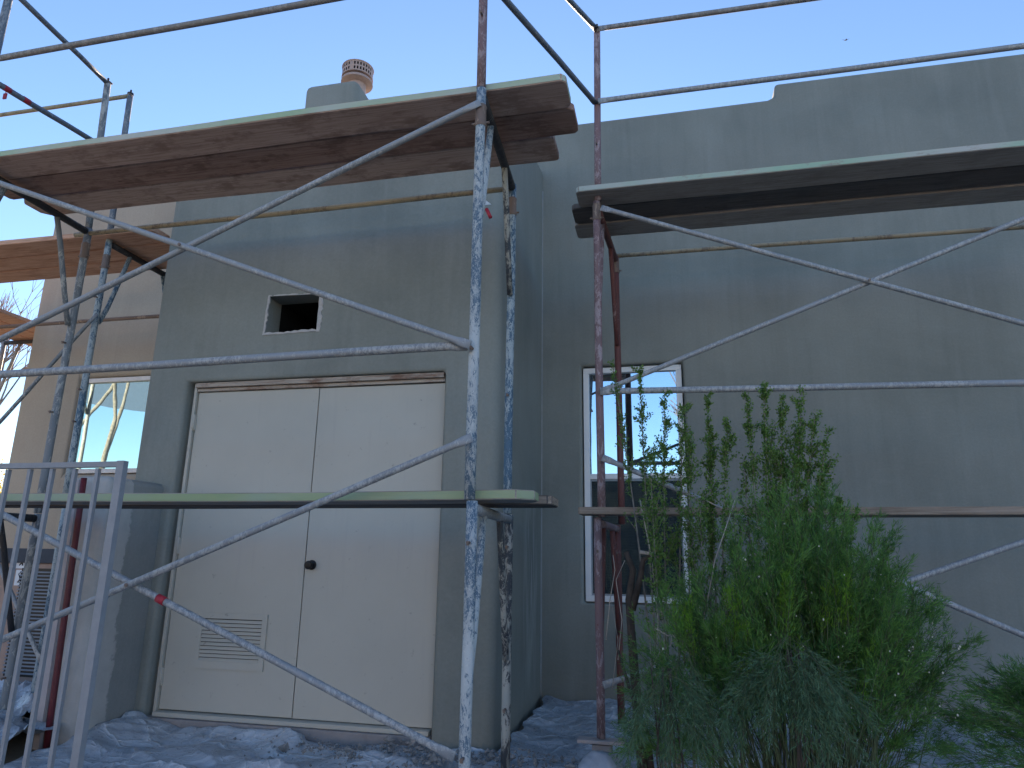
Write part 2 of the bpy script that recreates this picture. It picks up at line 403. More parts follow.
# ------------------------------------------------------------------ the house
house = empty('stucco_house', (-1.0, 5.82, 0), 'flat roofed house in fresh grey stucco behind the scaffolding', 'house')
BF, MF = 4.245, 5.82
def prism_xz(outline, y0, y1):
    bm = B()
    a = [bm.verts.new((x, y0, z+H)) for x, z in outline]; b = [bm.verts.new((x, y1, z+H)) for x, z in outline]
    bm.faces.new(a); bm.faces.new(b[::-1])
    for i in range(len(a)):
        j = (i+1) % len(a); bm.faces.new((a[i], b[i], b[j], a[j]))
    bmesh.ops.recalc_face_normals(bm, faces=bm.faces)
    return bm
def cutbox(*a):
    bm = B(); box(bm, *a); bmesh.ops.recalc_face_normals(bm, faces=bm.faces)
    me = bpy.data.meshes.new('cut'); bm.to_mesh(me); bm.free()
    o = bpy.data.objects.new('cut', me); C.objects.link(o); return o
def cut_wall(bm, name, mat, round_cuts, sharp_cuts, bev=.03):
    me = bpy.data.meshes.new(name); bm.to_mesh(me); bm.free()
    o = bpy.data.objects.new(name, me); C.objects.link(o)
    tmp = []
    for c in round_cuts:
        k = cutbox(*c); tmp.append(k); m = o.modifiers.new('b', 'BOOLEAN'); m.operation = 'DIFFERENCE'; m.object = k; m.solver = 'EXACT'
    m = o.modifiers.new('bev', 'BEVEL'); m.width = bev; m.segments = 4; m.limit_method = 'ANGLE'; m.angle_limit = R(50)
    for c in sharp_cuts:
        k = cutbox(*c); tmp.append(k); m = o.modifiers.new('b', 'BOOLEAN'); m.operation = 'DIFFERENCE'; m.object = k; m.solver = 'EXACT'
    bpy.context.view_layer.update()
    dg = bpy.context.evaluated_depsgraph_get()
    me2 = bpy.data.meshes.new_from_object(o.evaluated_get(dg), depsgraph=dg)
    bpy.data.objects.remove(o)
    for k in tmp: bpy.data.objects.remove(k)
    me2.materials.clear()
    return link(me2, name, mat, house, smooth=40)
# main wall, right of the bump-out; parapet steps up at X = 1.08
W_X0, W_X1, W_Z0, W_Z1 = -.70, .165, -.345, 1.645
out = [(-3.0, G-.3), (9.5, G-.3), (9.5, 4.23), (1.10, 4.24), (1.085, 4.11), (1.03, 4.085), (-3.0, 4.06)]
cut_wall(prism_xz(out, MF, MF+.32), 'main_wall', M_stucco, [(W_X0, W_X1, MF-.2, MF+.12, W_Z0, W_Z1)], [], .03)
# window wall left of the bump-out, tan toned
L_X0, L_X1, L_Z0, L_Z1 = -5.965, -4.45, .755, 1.765
out = [(-6.66, G-.3), (-3.0, G-.3), (-3.0, 4.055), (-6.66, 4.05)]
cut_wall(prism_xz(out, MF+.003, MF+.3), 'left_wall', M_stucco_tan, [(L_X0, L_X1, MF-.2, MF+.1, L_Z0, L_Z1)], [], .05)
# bump-out holding the utility closet
D_X0, D_X1, D_Z0, D_Z1 = -3.40, -1.425, G-.2, 1.215
bm = B(); box(bm, -3.755, -1.05, BF, MF+.1, G-.3, 3.40)
es = [e for e in bm.edges if (abs(e.verts[0].co.z-e.verts[1].co.z) > 1) or all(abs(v.co.z-3.40-H) < 1e-4 for v in e.verts)]
for v in bm.verts:
    if v.co.y > 5 and v.co.z > 4: v.co.z += .24
bmesh.ops.bevel(bm, geom=es, offset=.075, segments=6, affect='EDGES', profile=.5)
bmesh.ops.recalc_face_normals(bm, faces=bm.faces)
cut_wall(bm, 'bump_out_wall', M_stucco, [(D_X0, D_X1, BF-.2, BF+.115, D_Z0, D_Z1)], [(-2.80, -2.385, BF-.2, BF+.85, 1.545, 1.835)], .03)
# wing wall beside the door
bm = B(); box(bm, -3.755, -3.467, 3.74, BF+.05, G-.3, .475)
for v in bm.verts:
    if v.co.z < 0 and v.co.y < 4: v.co.x += .06
es = [e for e in bm.edges if all(v.co.y < 4 for v in e.verts) or all(v.co.z > 1 for v in e.verts)]
bmesh.ops.bevel(bm, geom=es, offset=.05, segments=5, affect='EDGES', profile=.5)
o = fin(bm, 'wing_wall', M_stucco_wing, house, smooth=40)
# rest of the shell
bm = B(); box(bm, -6.655, -6.35, MF+.28, 15, G-.3, 4.045); fin(bm, 'side_wall', M_stucco_tan, house)
bm = B(); box(bm, -6.65, 9.5, 15, 15.3, G-.3, 4.04); fin(bm, 'rear_wall', M_stucco_tan, house)
bm = B(); box(bm, 9.2, 9.5, MF+.33, 14.99, G-.3, 4.03); fin(bm, 'end_wall', M_stucco, house)
bm = B(); box(bm, -6.34, 9.19, MF+.33, 14.99, 3.45, 3.6); fin(bm, 'roof', M_roof, house)
# sealed corner bead at the inside corner
bm = B(); tube(bm, [P3(-1.048, MF-.002, G), P3(-1.05, MF-.002, 3.38)], .008, 6); fin(bm, 'corner_bead', plain('lime_bead', (.3, .31, .31), .9), house)
# vent hole: crumbled rim, and inner darkness painted on a dark duct
bm = B()
x0, x1, z0, z1 = -2.797, -2.388, 1.548, 1.832; ya, yb = BF+.17, BF+.84
q = [P3(x0, ya, z0), P3(x1, ya, z0), P3(x1, ya, z1), P3(x0, ya, z1)]; q2 = [P3(p.x, yb, p.z-H) for p in q]
va = [bm.verts.new(p) for p in q]; vb = [bm.verts.new(p) for p in q2]
for i in range(4): bm.faces.new((va[i], va[(i+1) % 4], vb[(i+1) % 4], vb[i]))
bm.faces.new(vb)
liner = fin(bm, 'dark_liner', M_void, house)  # black box stands in for the shade deep in the hole
bm = B()
def rough_strip(a, b, wv, dpt, nseg=16):
    a, b = Vector(a), Vector(b); prev = None
    for i in range(nseg+1):
        t = i/nseg; c = a+(b-a)*t; j = random.uniform(.55, 1.25)
        off = Vector(wv)*j; k = random.uniform(0, .5)
        ring = [bm.verts.new(c), bm.verts.new(c+off), bm.verts.new(c+off*.9+Vector((0, -dpt*(.6+k), 0))), bm.verts.new(c+Vector((0, -dpt*(.6+k), 0)))]
        if prev:
            for m in range(4): bm.faces.new((prev[m], ring[m], ring[(m+1) % 4], prev[(m+1) % 4]))
        else: bm.faces.new(ring)
        prev = ring
    bm.faces.new(prev[::-1])
yy = BF+.004
rough_strip((x0-.02, yy, z0-.012+H), (x0-.005, yy, z1+.01+H), (.018, 0, 0), .013)
rough_strip((x1-.004, yy, z0-.01+H), (x1-.002, yy, z1+.01+H), (.034, 0, 0), .012)
rough_strip((x0-.02, yy, z0-.012+H), (x1+.02, yy, z0-.004+H), (0, 0, .018), .013)
rough_strip((x0, yy, z1+.004+H), (x1+.01, yy, z1-.004+H), (0, 0, .012), .006)
fin(bm, 'hole_rim', plain('broken_mortar', (.50, .48, .46), .95, bump=.5, sc=30), house)

# double door
DY = BF+.075
bm = B()
box(bm, -3.366, -3.345, DY-.02, BF+.11, -1.03, D_Z1-.003, 0, .003)
fr = fin(bm, 'door_frame', M_door, house)
bm = B(); box(bm, -1.437, D_X1-.003, DY-.01, BF+.11, -1.03, D_Z1-.003, 0, .003)
fin(bm, 'door_jamb', M_door, fr)
bm = B(); box(bm, -3.34, -1.44, DY-.045, BF+.11, 1.175, 1.208, 0, .003); box(bm, -3.34, -1.44, DY-.02, BF+.10, 1.150, 1.172, 0, .003)
fin(bm, 'door_header', M_header, fr)
bm = B(); box(bm, -3.395, -1.43, DY-.085, BF+.11, G-.1, -1.035, 0, .008); fin(bm, 'door_curb', M_conc, fr)
bm = B(); box(bm, -3.338, -1.445, DY-.06, BF+.10, -1.032, -1.006, 0, .004); fin(bm, 'threshold', M_door, fr)
bm = B(); box(bm, -3.338, -2.373, DY, DY+.035, -.998, 1.145, 0, .003); leaf1 = fin(bm, 'door_leaf', M_door, house)
bm = B(); box(bm, -2.366, -1.442, DY, DY+.035, -1.000, 1.143, 0, .003); leaf2 = fin(bm, 'door_leaf', M_door, house)
for zz in (.92, .05, -.8):
    bm = B(); box(bm, -3.352, -3.330, DY-.012, DY+.001, zz-.055, zz+.055, 0, .002); tube(bm, [P3(-3.341, DY-.016, zz-.06), P3(-3.341, DY-.016, zz+.06)], .007, 8)
    fin(bm, 'hinge', M_door, leaf1)
# knob: rosette and turned knob
bm = B()
kx, kz = -2.318, -.063
def lathe(bm, c, axis, prof, seg=24, mi=0):
    axis = Vector(axis).normalized(); s = axis.cross(Vector((0, 0, 1)) if abs(axis.z) < .9 else Vector((1, 0, 0))).normalized(); u = s.cross(axis)
    rings = []
    for d, r in prof: rings.append([bm.verts.new(Vector(c)+axis*d+s*(r*math.cos(2*math.pi*k/seg))+u*(r*math.sin(2*math.pi*k/seg))) for k in range(seg)])
    for i in range(len(rings)-1):
        for k in range(seg):
            f = bm.faces.new((rings[i][k], rings[i][(k+1) % seg], rings[i+1][(k+1) % seg], rings[i+1][k])); f.smooth = True; f.material_index = mi
    if prof[0][1] > 1e-4: bm.faces.new(rings[0])
    if prof[-1][1] > 1e-4: bm.faces.new(rings[-1])
lathe(bm, P3(kx, DY, kz), (0, -1, 0), [(0, .032), (.006, .032), (.01, .014), (.03, .012), (.038, .024), (.05, .028), (.06, .024), (.064, .008)])
fin(bm, 'door_knob', M_black, leaf2, smooth=50)
# louvre
bm = B()
lx0, lx1, lz0, lz1 = -3.115, -2.60, -.735, -.385
for a in ((lx0, lx1, lz1-.035, lz1), (lx0, lx1, lz0, lz0+.05), (lx0, lx0+.035, lz0+.05, lz1-.035), (lx1-.035, lx1, lz0+.05, lz1-.035)): box(bm, a[0], a[1], DY-.012, DY-.001, a[2], a[3])
ns = 11
for i in range(ns):
    z = lz0+.05+(i+.5)*(lz1-lz0-.085)/ns
    v = [bm.verts.new(P3(x, y, zz)) for x in (lx0+.035, lx1-.035) for (y, zz) in ((DY-.014, z-.012), (DY-.002, z+.008), (DY-.001, z+.006), (DY-.012, z-.014))]
    bm.faces.new((v[0], v[1], v[5], v[4])); bm.faces.new((v[3], v[7], v[6], v[2])); bm.faces.new((v[0], v[4], v[7], v[3])); bm.faces.new((v[1], v[2], v[6], v[5]))
box(bm, lx0+.03, lx1-.03, DY-.0035, DY-.002, lz0+.04, lz1-.03, 1)
fin(bm, 'door_louver', [M_door, M_black], leaf1)

# right window (single hung, screen on the lower half)
wy = MF+.05
bm = B()
fw_ = .048
box(bm, W_X0+.012, W_X1-.012, wy, wy+.06, W_Z1-.012-fw_, W_Z1-.012, 0, .006)
box(bm, W_X0+.012, W_X1-.012, wy, wy+.06, W_Z0+.012, W_Z0+.012+fw_, 0, .006)
for xa in (W_X0+.012, W_X1-.012-fw_): box(bm, xa, xa+fw_, wy+.001, wy+.059, W_Z0+.012+fw_, W_Z1-.012-fw_, 0, .004)
box(bm, W_X0+.012+fw_, W_X1-.012-fw_, wy+.008, wy+.055, .66, .705, 0, .006)
win = fin(bm, 'window', M_vinyl, house)
gx0, gx1 = W_X0+.012+fw_, W_X1-.012-fw_
bm = B(); box(bm, gx0, gx1, wy+.03, wy+.036, .706, W_Z1-.012-fw_); fin(bm, 'window_pane', M_glass, win)
bm = B(); box(bm, gx0, gx1, wy+.04, wy+.046, W_Z0+.012+fw_, .659); fin(bm, 'window_pane', M_glass_low, win)
bm = B(); box(bm, gx0+.012, gx1-.012, wy+.022, wy+.024, W_Z0+.075, .64); sc_ = fin(bm, 'insect_screen', M_screen, win)
bm = B()
for a in ((gx0, gx1, .642, .659), (gx0, gx1, W_Z0+.061, W_Z0+.075), (gx0, gx0+.012, W_Z0+.075, .642), (gx1-.012, gx1, W_Z0+.075, .642)): box(bm, a[0], a[1], wy+.016, wy+.028, a[2], a[3])
fin(bm, 'screen_frame', plain('screen_frame_grey', (.3, .33, .35), .5), win)
# left window
bm = B(); fl = .045
box(bm, L_X0+.01, L_X1-.01, wy-.02, wy+.04, L_Z1-.01-fl, L_Z1-.01, 0, .006); box(bm, L_X0+.01, L_X1-.01, wy-.02, wy+.04, L_Z0+.01, L_Z0+.01+fl, 0, .006)
for xa in (L_X0+.01, L_X1-.01-fl): box(bm, xa, xa+fl, wy-.019, wy+.039, L_Z0+.01+fl, L_Z1-.01-fl, 0, .004)
win2 = fin(bm, 'window', plain('white_vinyl_warm', (.74, .70, .67), .45), house)
bm = B(); box(bm, L_X0+.01+fl, L_X1-.01-fl, wy+.012, wy+.018, L_Z0+.01+fl, L_Z1-.01-fl); fin(bm, 'window_pane', M_glass_mint, win2)

# chimney on the roof of the bump-out
bm = B(); box(bm, -3.46, -2.86, 5.47, 6.7, 3.2, 4.66)
es = [e for e in bm.edges if (abs(e.verts[0].co.z-e.verts[1].co.z) > .5) or all(abs(v.co.z-4.66-H) < 1e-4 for v in e.verts)]
for v in bm.verts:
    if v.co.z > 5: v.co.x += (.0 if v.co.x < -3.2 else -.02)
bmesh.ops.bevel(bm, geom=es, offset=.07, segments=5, affect='EDGES', profile=.5)
chim = fin(bm, 'chimney', M_stucco, house, smooth=45)
c = P3(-3.12, 5.93, 4.785)
bm = B()
lathe(bm, c, (0, 0, 1), [(-.3, .10), (.24, .10)], 32)                       # pipe
lathe(bm, c+Vector((0, 0, .16)), (0, 0, 1), [(0, .105), (.015, .17), (.045, .165), (.04, .105)], 32)   # storm collar
seg = 64
zs = [.235, .25, .285, .305, .34, .355]
for band in range(len(zs)-1):
    for k in range(seg):
        if band in (1, 3) and k % 2 == 0 and (k % 16) > 1: continue
        a0, a1 = 2*math.pi*k/seg, 2*math.pi*(k+1)/seg
        bm.faces.new([bm.verts.new(c+Vector((.165*math.cos(a), .165*math.sin(a), z))) for a, z in ((a0, zs[band]), (a1, zs[band]), (a1, zs[band+1]), (a0, zs[band+1]))])
lathe(bm, c, (0, 0, 1), [(.353, .17), (.362, .172), (.385, .10), (.392, .0001)], 32)
lathe(bm, c, (0, 0, 1), [(.228, .10), (.232, .168), (.24, .168), (.24, .10)], 32)
bmesh.ops.remove_doubles(bm, verts=bm.verts, dist=.0005)
cap = fin(bm, 'flue_cap', M_cap, chim, smooth=40)
bm = B(); lathe(bm, c, (0, 0, 1), [(.245, .145), (.35, .145)], 32); fin(bm, 'flue_core', M_void, chim)

# ------------------------------------------------------------------ scaffolding
TR = .0245
GF = 'scaffold frames'
def post(root, name, mat, x, y, z0, z1, xt=None, yt=None, r=TR):
    bm = B(); tube(bm, [P3(x, y, z0), P3(x if xt is None else xt, y if yt is None else yt, z1)], r, 16, wob=.002)
    return fin(bm, name, mat, root)
def collar(root, mat, x, y, z, L=.12):
    bm = B(); lathe(bm, P3(x, y, z-L/2), (0, 0, 1), [(0, .0265), (.012, .031), (.024, .0275), (L-.02, .0275), (L-.008, .030), (L, .0265)], 16)
    tube(bm, [P3(x-.045, y, z-L/2+.02), P3(x+.045, y, z-L/2+.02)], .006, 8)
    return fin(bm, 'coupling', mat, root, smooth=50)
def stud(root, x, y, z, mat, dx=-1):
    bm = B(); tube(bm, [P3(x, y-.02, z), P3(x, y-.055, z)], .0065, 8); box(bm, x-.006, x+.006, y-.05, y-.046, z-.012, z+.006, 0, .001)
    return fin(bm, 'lock_stud', mat, root)
def frame(label, xn, yn, xr, yr, z0, z1, mn, mr, mb, ms, studs=(), col=None, base=False, group=GF, msr=None, z0r=None):
    root = empty('scaffold_section', P3(xn, yn, z0), label, 'scaffold frame', group)
    post(root, 'post', mn, xn, yn, z0, z1); post(root, 'post', mr, xr, yr, z0 if z0r is None else z0r, z1)
    def on(t, z): return P3(xn+(xr-xn)*t, yn+(yr-yn)*t, z)
    zb = z1-.03
    bm = B(); tube(bm, [on(.028, zb), on(.972, zb)], TR, 16); fin(bm, 'bearer', mb, root)
    dd = min(.62, (z1-z0)*.55)
    bm = B(); tube(bm, [on(.26, zb-.02), on(.2, zb-dd*.35), on(.1, zb-dd*.85), on(.035, zb-dd-.05)], TR*.72, 12); fin(bm, 'knee_brace', ms, root)
    bm = B(); tube(bm, [on(.70, zb-.02), on(.77, zb-dd*.3), on(.88, zb-dd*.8), on(.965, zb-dd-.1)], TR*.72, 12); fin(bm, 'knee_brace', msr or ms, root)
    for z in studs:
        stud(root, xn, yn, z, M_rust); stud(root, xr, yr, z, M_rust)
    if col is not None:
        collar(root, M_rust, xn, yn, col); collar(root, M_rust, xr, yr, col)
    if base:
        for x, y in ((xn, yn), (xr, yr)):
            bm = B(); box(bm, x-.075, x+.075, y-.075, y+.075, z0-.008, z0, 0, .002); fin(bm, 'base_plate', M_rust, root)
    return root
LX, LN, LR_ = -.832, 2.88, 3.80
FX = -3.995
# bay left of the window: right hand frames
frame('lower frame with whitewashed blue front post under the lime edged plank', LX+.012, LN, LX-.035, LR_, G+.03, .235, M_whiteblue, M_spotcream, M_galv, M_whiteblue, (-.76, .06), None, True, msr=M_spotcream)
frame('upper frame with blue speckled white front post between the two big bays', LX, LN, LX-.045, LR_, .24, 2.275, M_whiteblue, M_bluewhite, M_darktube, M_whiteblue, (.91,), 2.12, msr=M_spotcream)
frame('lower frame at the far left end, behind the metal gate', FX+.02, LN, -4.025, LR_, G+.03, .235, M_galv, M_ashy, M_darktube, M_darktube, (-.76,), None, True)
frame('upper frame with ash grey rear post left of the small window', FX, LN, -4.03, LR_, .24, 2.275, M_galv, M_ashy, M_darktube, M_ashy, (.91, 1.4), 2.10)
# guard posts
def guard_post(label, x, y, z0, z1, mat, xt=None):
    r_ = empty('guard_post', P3(x, y, z0), label, 'guard post', 'guard posts above the decks')
    bm = B(); tube(bm, [P3(x, y, z0), P3(x if xt is None else xt, y, z1)], TR*.95, 16); fin(bm, 'post', mat, r_)
    bm = B(); lathe(bm, P3(x if xt is None else xt, y, z1-.012), (0, 0, 1), [(0, .026), (.014, .026), (.018, .008), (.045, .008), (.05, .004)], 12); fin(bm, 'top_pin', M_darktube, r_)
    for zz in (z0+.42, z1-.04):
        bm = B(); tube(bm, [P3(x, y-.018, zz), P3(x, y-.05, zz)], .006, 8); fin(bm, 'lock_stud', M_rust, r_)
    return r_
guard_post('rusty pink guard post rising past the right end of the left deck', LX-.002, LN, 2.279, 3.72, M_pink, LX-.01)
guard_post('dark blue guard post at the top left corner of the photo', FX, LN, 2.279, 3.72, M_galv_blue)
guard_post('speckled pale guard post, left one of the two beyond the left deck', -4.035, LR_, 2.279, 3.52, M_ashy, -4.10)
guard_post('plain grey guard post, right one of the two beyond the left deck', -4.345, 4.30, 2.46, 3.83, M_galv_blue, -4.38)
# second scaffold in the recess in front of the small window
frame('lower frame with blue speckled post in the recess behind the wing wall', -4.32, 4.30, -4.32, 5.2, G+.03, .39, M_bluewhite, M_ashy, M_darktube, M_ashy, (), None, True)
frame('upper frame with blue speckled post across the small window', -4.34, 4.30, -4.34, 5.2, .40, 2.455, M_bluewhite, M_ashy, M_darktube, M_bluewhite, (.95, 1.2, 1.95), 2.26)
# right bay
RN, RR_ = 4.25, 5.16
frame('lower frame with faded red front post beside the shrub', -.42, RN, -.37, RR_, G+.15, .245, M_pink, M_red, M_pink, M_red, (.05,), None, False, z0r=G+.01)
frame('upper frame with faded red front post and dark red rear post before the big window', -.395, RN, -.335, RR_, .25, 2.35, M_pink, M_red, M_red, M_pink, (1.02, .58), 2.27, msr=M_red)
frame('lower frame at the far end of the right bay, out beyond the shrub', 2.67, RN, 2.70, RR_, G+.03, .245, M_pink, M_red, M_pink, M_red, (), None, True)
frame('upper frame at the far end of the right bay', 2.67, RN, 2.70, RR_, .25, 2.35, M_pink, M_red, M_red, M_pink, (), 2.27)
guard_post('faded red guard post above the left end of the right deck', -.385, RN, 2.354, 3.74, M_pink, -.37)
guard_post('faded red guard post at the far end of the right deck', 2.67, RN, 2.354, 3.74, M_pink)
# timber sill under the front post
bm = B(); box(bm, -.55, -.28, RN-.045, RN+.045, G+.125, G+.143, 0, .004); tag(fin(bm, 'timber_sill', M_sill, None, P3(-.43, RN, G+.10)), 'short timber sill under the faded red post beside the shrub', 'sill board')
# the sill stands on a small block
bm = B(); box(bm, -.47, -.36, RN-.03, RN+.06, G-.02, G+.118, 0, .01); tag(fin(bm, 'concrete_block', M_conc, None, P3(-.43, RN, G)), 'low concrete block supporting the timber sill of the faded red post', 'block')

def cross_brace(label, a0, a1, b0, b1, mat, group='cross braces', mat2=None):
    """two tubes pivoted where they cross"""
    root = empty('cross_brace', (Vector(a0)+Vector(b1))/2, label, 'cross brace', group)
    for p, q, m, dy in ((a0, a1, mat, -.012), (b0, b1, mat2 or mat, .014)):
        bm = B(); tube(bm, [Vector(p)+Vector((0, dy, 0)), Vector(q)+Vector((0, dy, 0))], .0162, 12, True, True, .001); fin(bm, 'brace_tube', m, root)
    # crossing
    a0, a1, b0, b1 = map(Vector, (a0, a1, b0, b1))
    da, db = a1-a0, b1-b0
    t = ((b0.x-a0.x)*db.z-(b0.z-a0.z)*db.x)/(da.x*db.z-da.z*db.x); c = a0+da*t
    bm = B(); tube(bm, [c+Vector((0, -.035, 0)), c+Vector((0, .035, 0))], .008, 8); fin(bm, 'pivot_bolt', M_rust, root)
    return root
yb = LN-.05
cross_brace('upper cross brace of the left bay, above the door', P3(LX, yb, .915), P3(FX, yb, 2.17), P3(LX+.005, yb, 2.175), P3(FX, yb, .88), M_galv)
cross_brace('lower cross brace of the left bay, with a red tape band', P3(LX+.02, yb, .50), P3(FX+.02, yb, -.77), P3(LX-.02, yb, -.755), P3(FX, yb, .475), M_galv, mat2=M_galv)
yb = RN-.05
cross_brace('upper cross brace of the right bay, right of the big window', P3(-.36, yb, 2.27), P3(2.67, yb, 1.03), P3(-.38, yb, 1.02), P3(2.67, yb, 2.18), M_galv)
cross_brace('lower cross brace of the right bay, partly behind the shrub', P3(-.38, yb, .60), P3(2.67, yb, -.76), P3(-.40, yb, -.69), P3(2.67, yb, .435), M_galv)
yb = 4.25
cross_brace('dull cross brace in front of the small window, running out left', P3(-4.34, yb, 1.95), P3(-7.35, yb, .62), P3(-4.34, yb, .62), P3(-7.35, yb, 1.95), M_galv_blue) if False else None
a = at(97, 314, 4.25); b = at(0, 421, 4.25); d = (b-a); a2 = at(0, 567, 4.25); b2 = at(41, 662, 4.25); d2 = a2-b2
bm = B(); tube(bm, [a, a+d*1.9], .0145, 12, True, True, .004); tag(fin(bm, 'brace_tube', M_ashy, None, a+d*1.9), 'ash grey brace tube slanting left from the blue speckled post', 'brace tube', 'single brace tubes')
bm = B(); tube(bm, [b2, b2+d2*2.5], .0145, 12, True, True, .004); tag(fin(bm, 'brace_tube', M_galv, None, b2), 'pale brace tube rising left behind the gate, near the grille', 'brace tube', 'single brace tubes')

def rail(name, label, p, q, mat, cat='rail', r=.0185, group='rails', flat=True, wob=.002):
    bm = B(); tube(bm, [p, q], r, 12, flat, flat, wob)
    return tag(fin(bm, name, mat, None, p), label, cat, group)
rail('guard_rail', 'long dull guard rail across the sky above the left deck', P3(-3.97, LN-.03, 2.94), P3(LX, LN-.03, 2.965), M_galv_rail)
rail('guard_rail', 'top guard rail above the left deck, mostly out of the photo', P3(-3.97, LN-.03, 3.62), P3(LX, LN-.03, 3.62), M_galv_rail) if False else None
rail('ledger_tube', 'pale horizontal tube just above the door, front of the left bay', P3(-4.0, LN-.035, .895), P3(LX-.02, LN-.035, .925), M_galv, r=.0205)
rail('ledger_tube', 'thin cream tube behind the left bay, under the high deck', P3(-4.14, LR_, 2.235), P3(LX-.04, LR_-.02, 2.24), M_cream, r=.0175, flat=False)
rail('guard_rail', 'top guard rail of the right bay against the sky', P3(-.37, RN-.03, 3.71), P3(2.67, RN-.03, 3.68), M_galv_rail)
rail('guard_rail', 'middle guard rail of the right bay, along the stepped parapet', P3(-.37, RN-.03, 3.11), P3(2.67, RN-.03, 3.12), M_galv)
rail('ledger_tube', 'pale horizontal tube crossing the big window, front of the right bay', P3(-.39, RN-.035, 1.02), P3(2.67, RN-.035, .965), M_galv, r=.020)
rail('ledger_tube', 'thin cream tube behind the right bay, under the high deck', P3(-.33, RR_, 2.36), P3(2.70, RR_, 2.335), M_cream, r=.0175, flat=False)
rail('end_rail', 'upper dark end rail at top left, running back from the corner', P3(FX, LN, 3.50), P3(-4.10, LR_, 3.51), M_galv_blue, r=.0185, flat=False)
rail('end_rail', 'lower dark end rail at top left, with red tape bands', P3(FX, LN, 2.83), P3(-4.08, LR_, 2.975), M_galv_blue, r=.0185, flat=False)
rail('guard_rail', 'thin tan rail running left from the plain grey guard post', P3(-4.38, 4.29, 3.80), P3(-7.4, 4.29, 3.80), M_cream, r=.0175, flat=False)
rail('end_rail', 'short dark rail linking the two bays at the top, upper one', P3(LX-.01, LN, 3.40), P3(-.375, RN-.02, 3.72), M_galv_blue, r=.0185)
rail('end_rail', 'dark rail linking the two bays over the deck ends, lower one', P3(LX-.01, LN, 2.98), P3(-.385, RN-.02, 3.10), M_galv_blue, r=.0185)
rail('ledger_tube', 'rusty thin tube behind the recess scaffold, over the small window', P3(-7.4, 5.2, 2.14), P3(-3.9, 5.2, 2.13), M_rust, r=.0175, flat=False)
# red tape bits
def tape(p, q, name, label):
    bm = B(); tube(bm, [p, q], .0195, 12); return tag(fin(bm, name, M_redtape, None, p), label, 'tape')
a = P3(LX-.02, LN-.037, -.755); b = P3(FX, LN-.037, .475); dd = (b-a).normalized()
t = (at(163, 588, LN-.037).x-a.x)/dd.x
tape(a+dd*(t-.022), a+dd*(t+.022), 'red_tape', 'red tape band on the lower cross brace before the door')
a = P3(FX, LN, 2.83); b = P3(-4.08, LR_, 2.975); dd = (b-a).normalized()
for px, lab in ((6, 'red tape band at the left edge of the photo, holding a tag'), (26, 'red tape band on the lower dark end rail, right of the tagged one')):
    best = min((abs(((a+dd*s)-Vector((0, 0, H))).dot(cR)/((a+dd*s)-Vector((0, 0, H))).dot(cF)*FPX+512-px), s) for s in [i*.01 for i in range(92)])[1]
    tape(a+dd*(best-.025), a+dd*(best+.025), 'red_tape', lab)
    if px == 6: tagp = a+dd*best
bm = B(); box(bm, tagp.x-.012, tagp.x+.014, tagp.y-.004, tagp.y+.004, tagp.z-H-.075, tagp.z-H-.035, 0, .002); tube(bm, [tagp-Vector((0, 0, .02)), tagp-Vector((0, 0, .038))], .002, 6)
tag(fin(bm, 'hanging_tag', M_redtape, None, tagp), 'small red tag hanging from the lower dark end rail', 'tag')
# scaffold tag near the rear post
p = at(487, 203, 3.3)
root = empty('scaffold_tag', p, 'small white and red tag dangling beside the speckled front post', 'tag')
bm = B(); vv = [bm.verts.new(p+Vector(q)) for q in ((-.02, 0, .03), (.022, .01, -.005), (-.02, 0, -.01), (-.02, .004, .03), (.022, .014, -.005), (-.02, .004, -.01))]
bm.faces.new(vv[:3]); bm.faces.new(vv[3:][::-1])
for i in range(3): bm.faces.new((vv[i], vv[(i+1) % 3], vv[3+(i+1) % 3], vv[3+i]))
fin(bm, 'white_flag', M_whitetag, root)
bm = B(); tube(bm, [p+Vector((-.005, .01, -.03)), p+Vector((.02, .01, -.085))], .010, 8); fin(bm, 'red_clip', M_redtape, root)

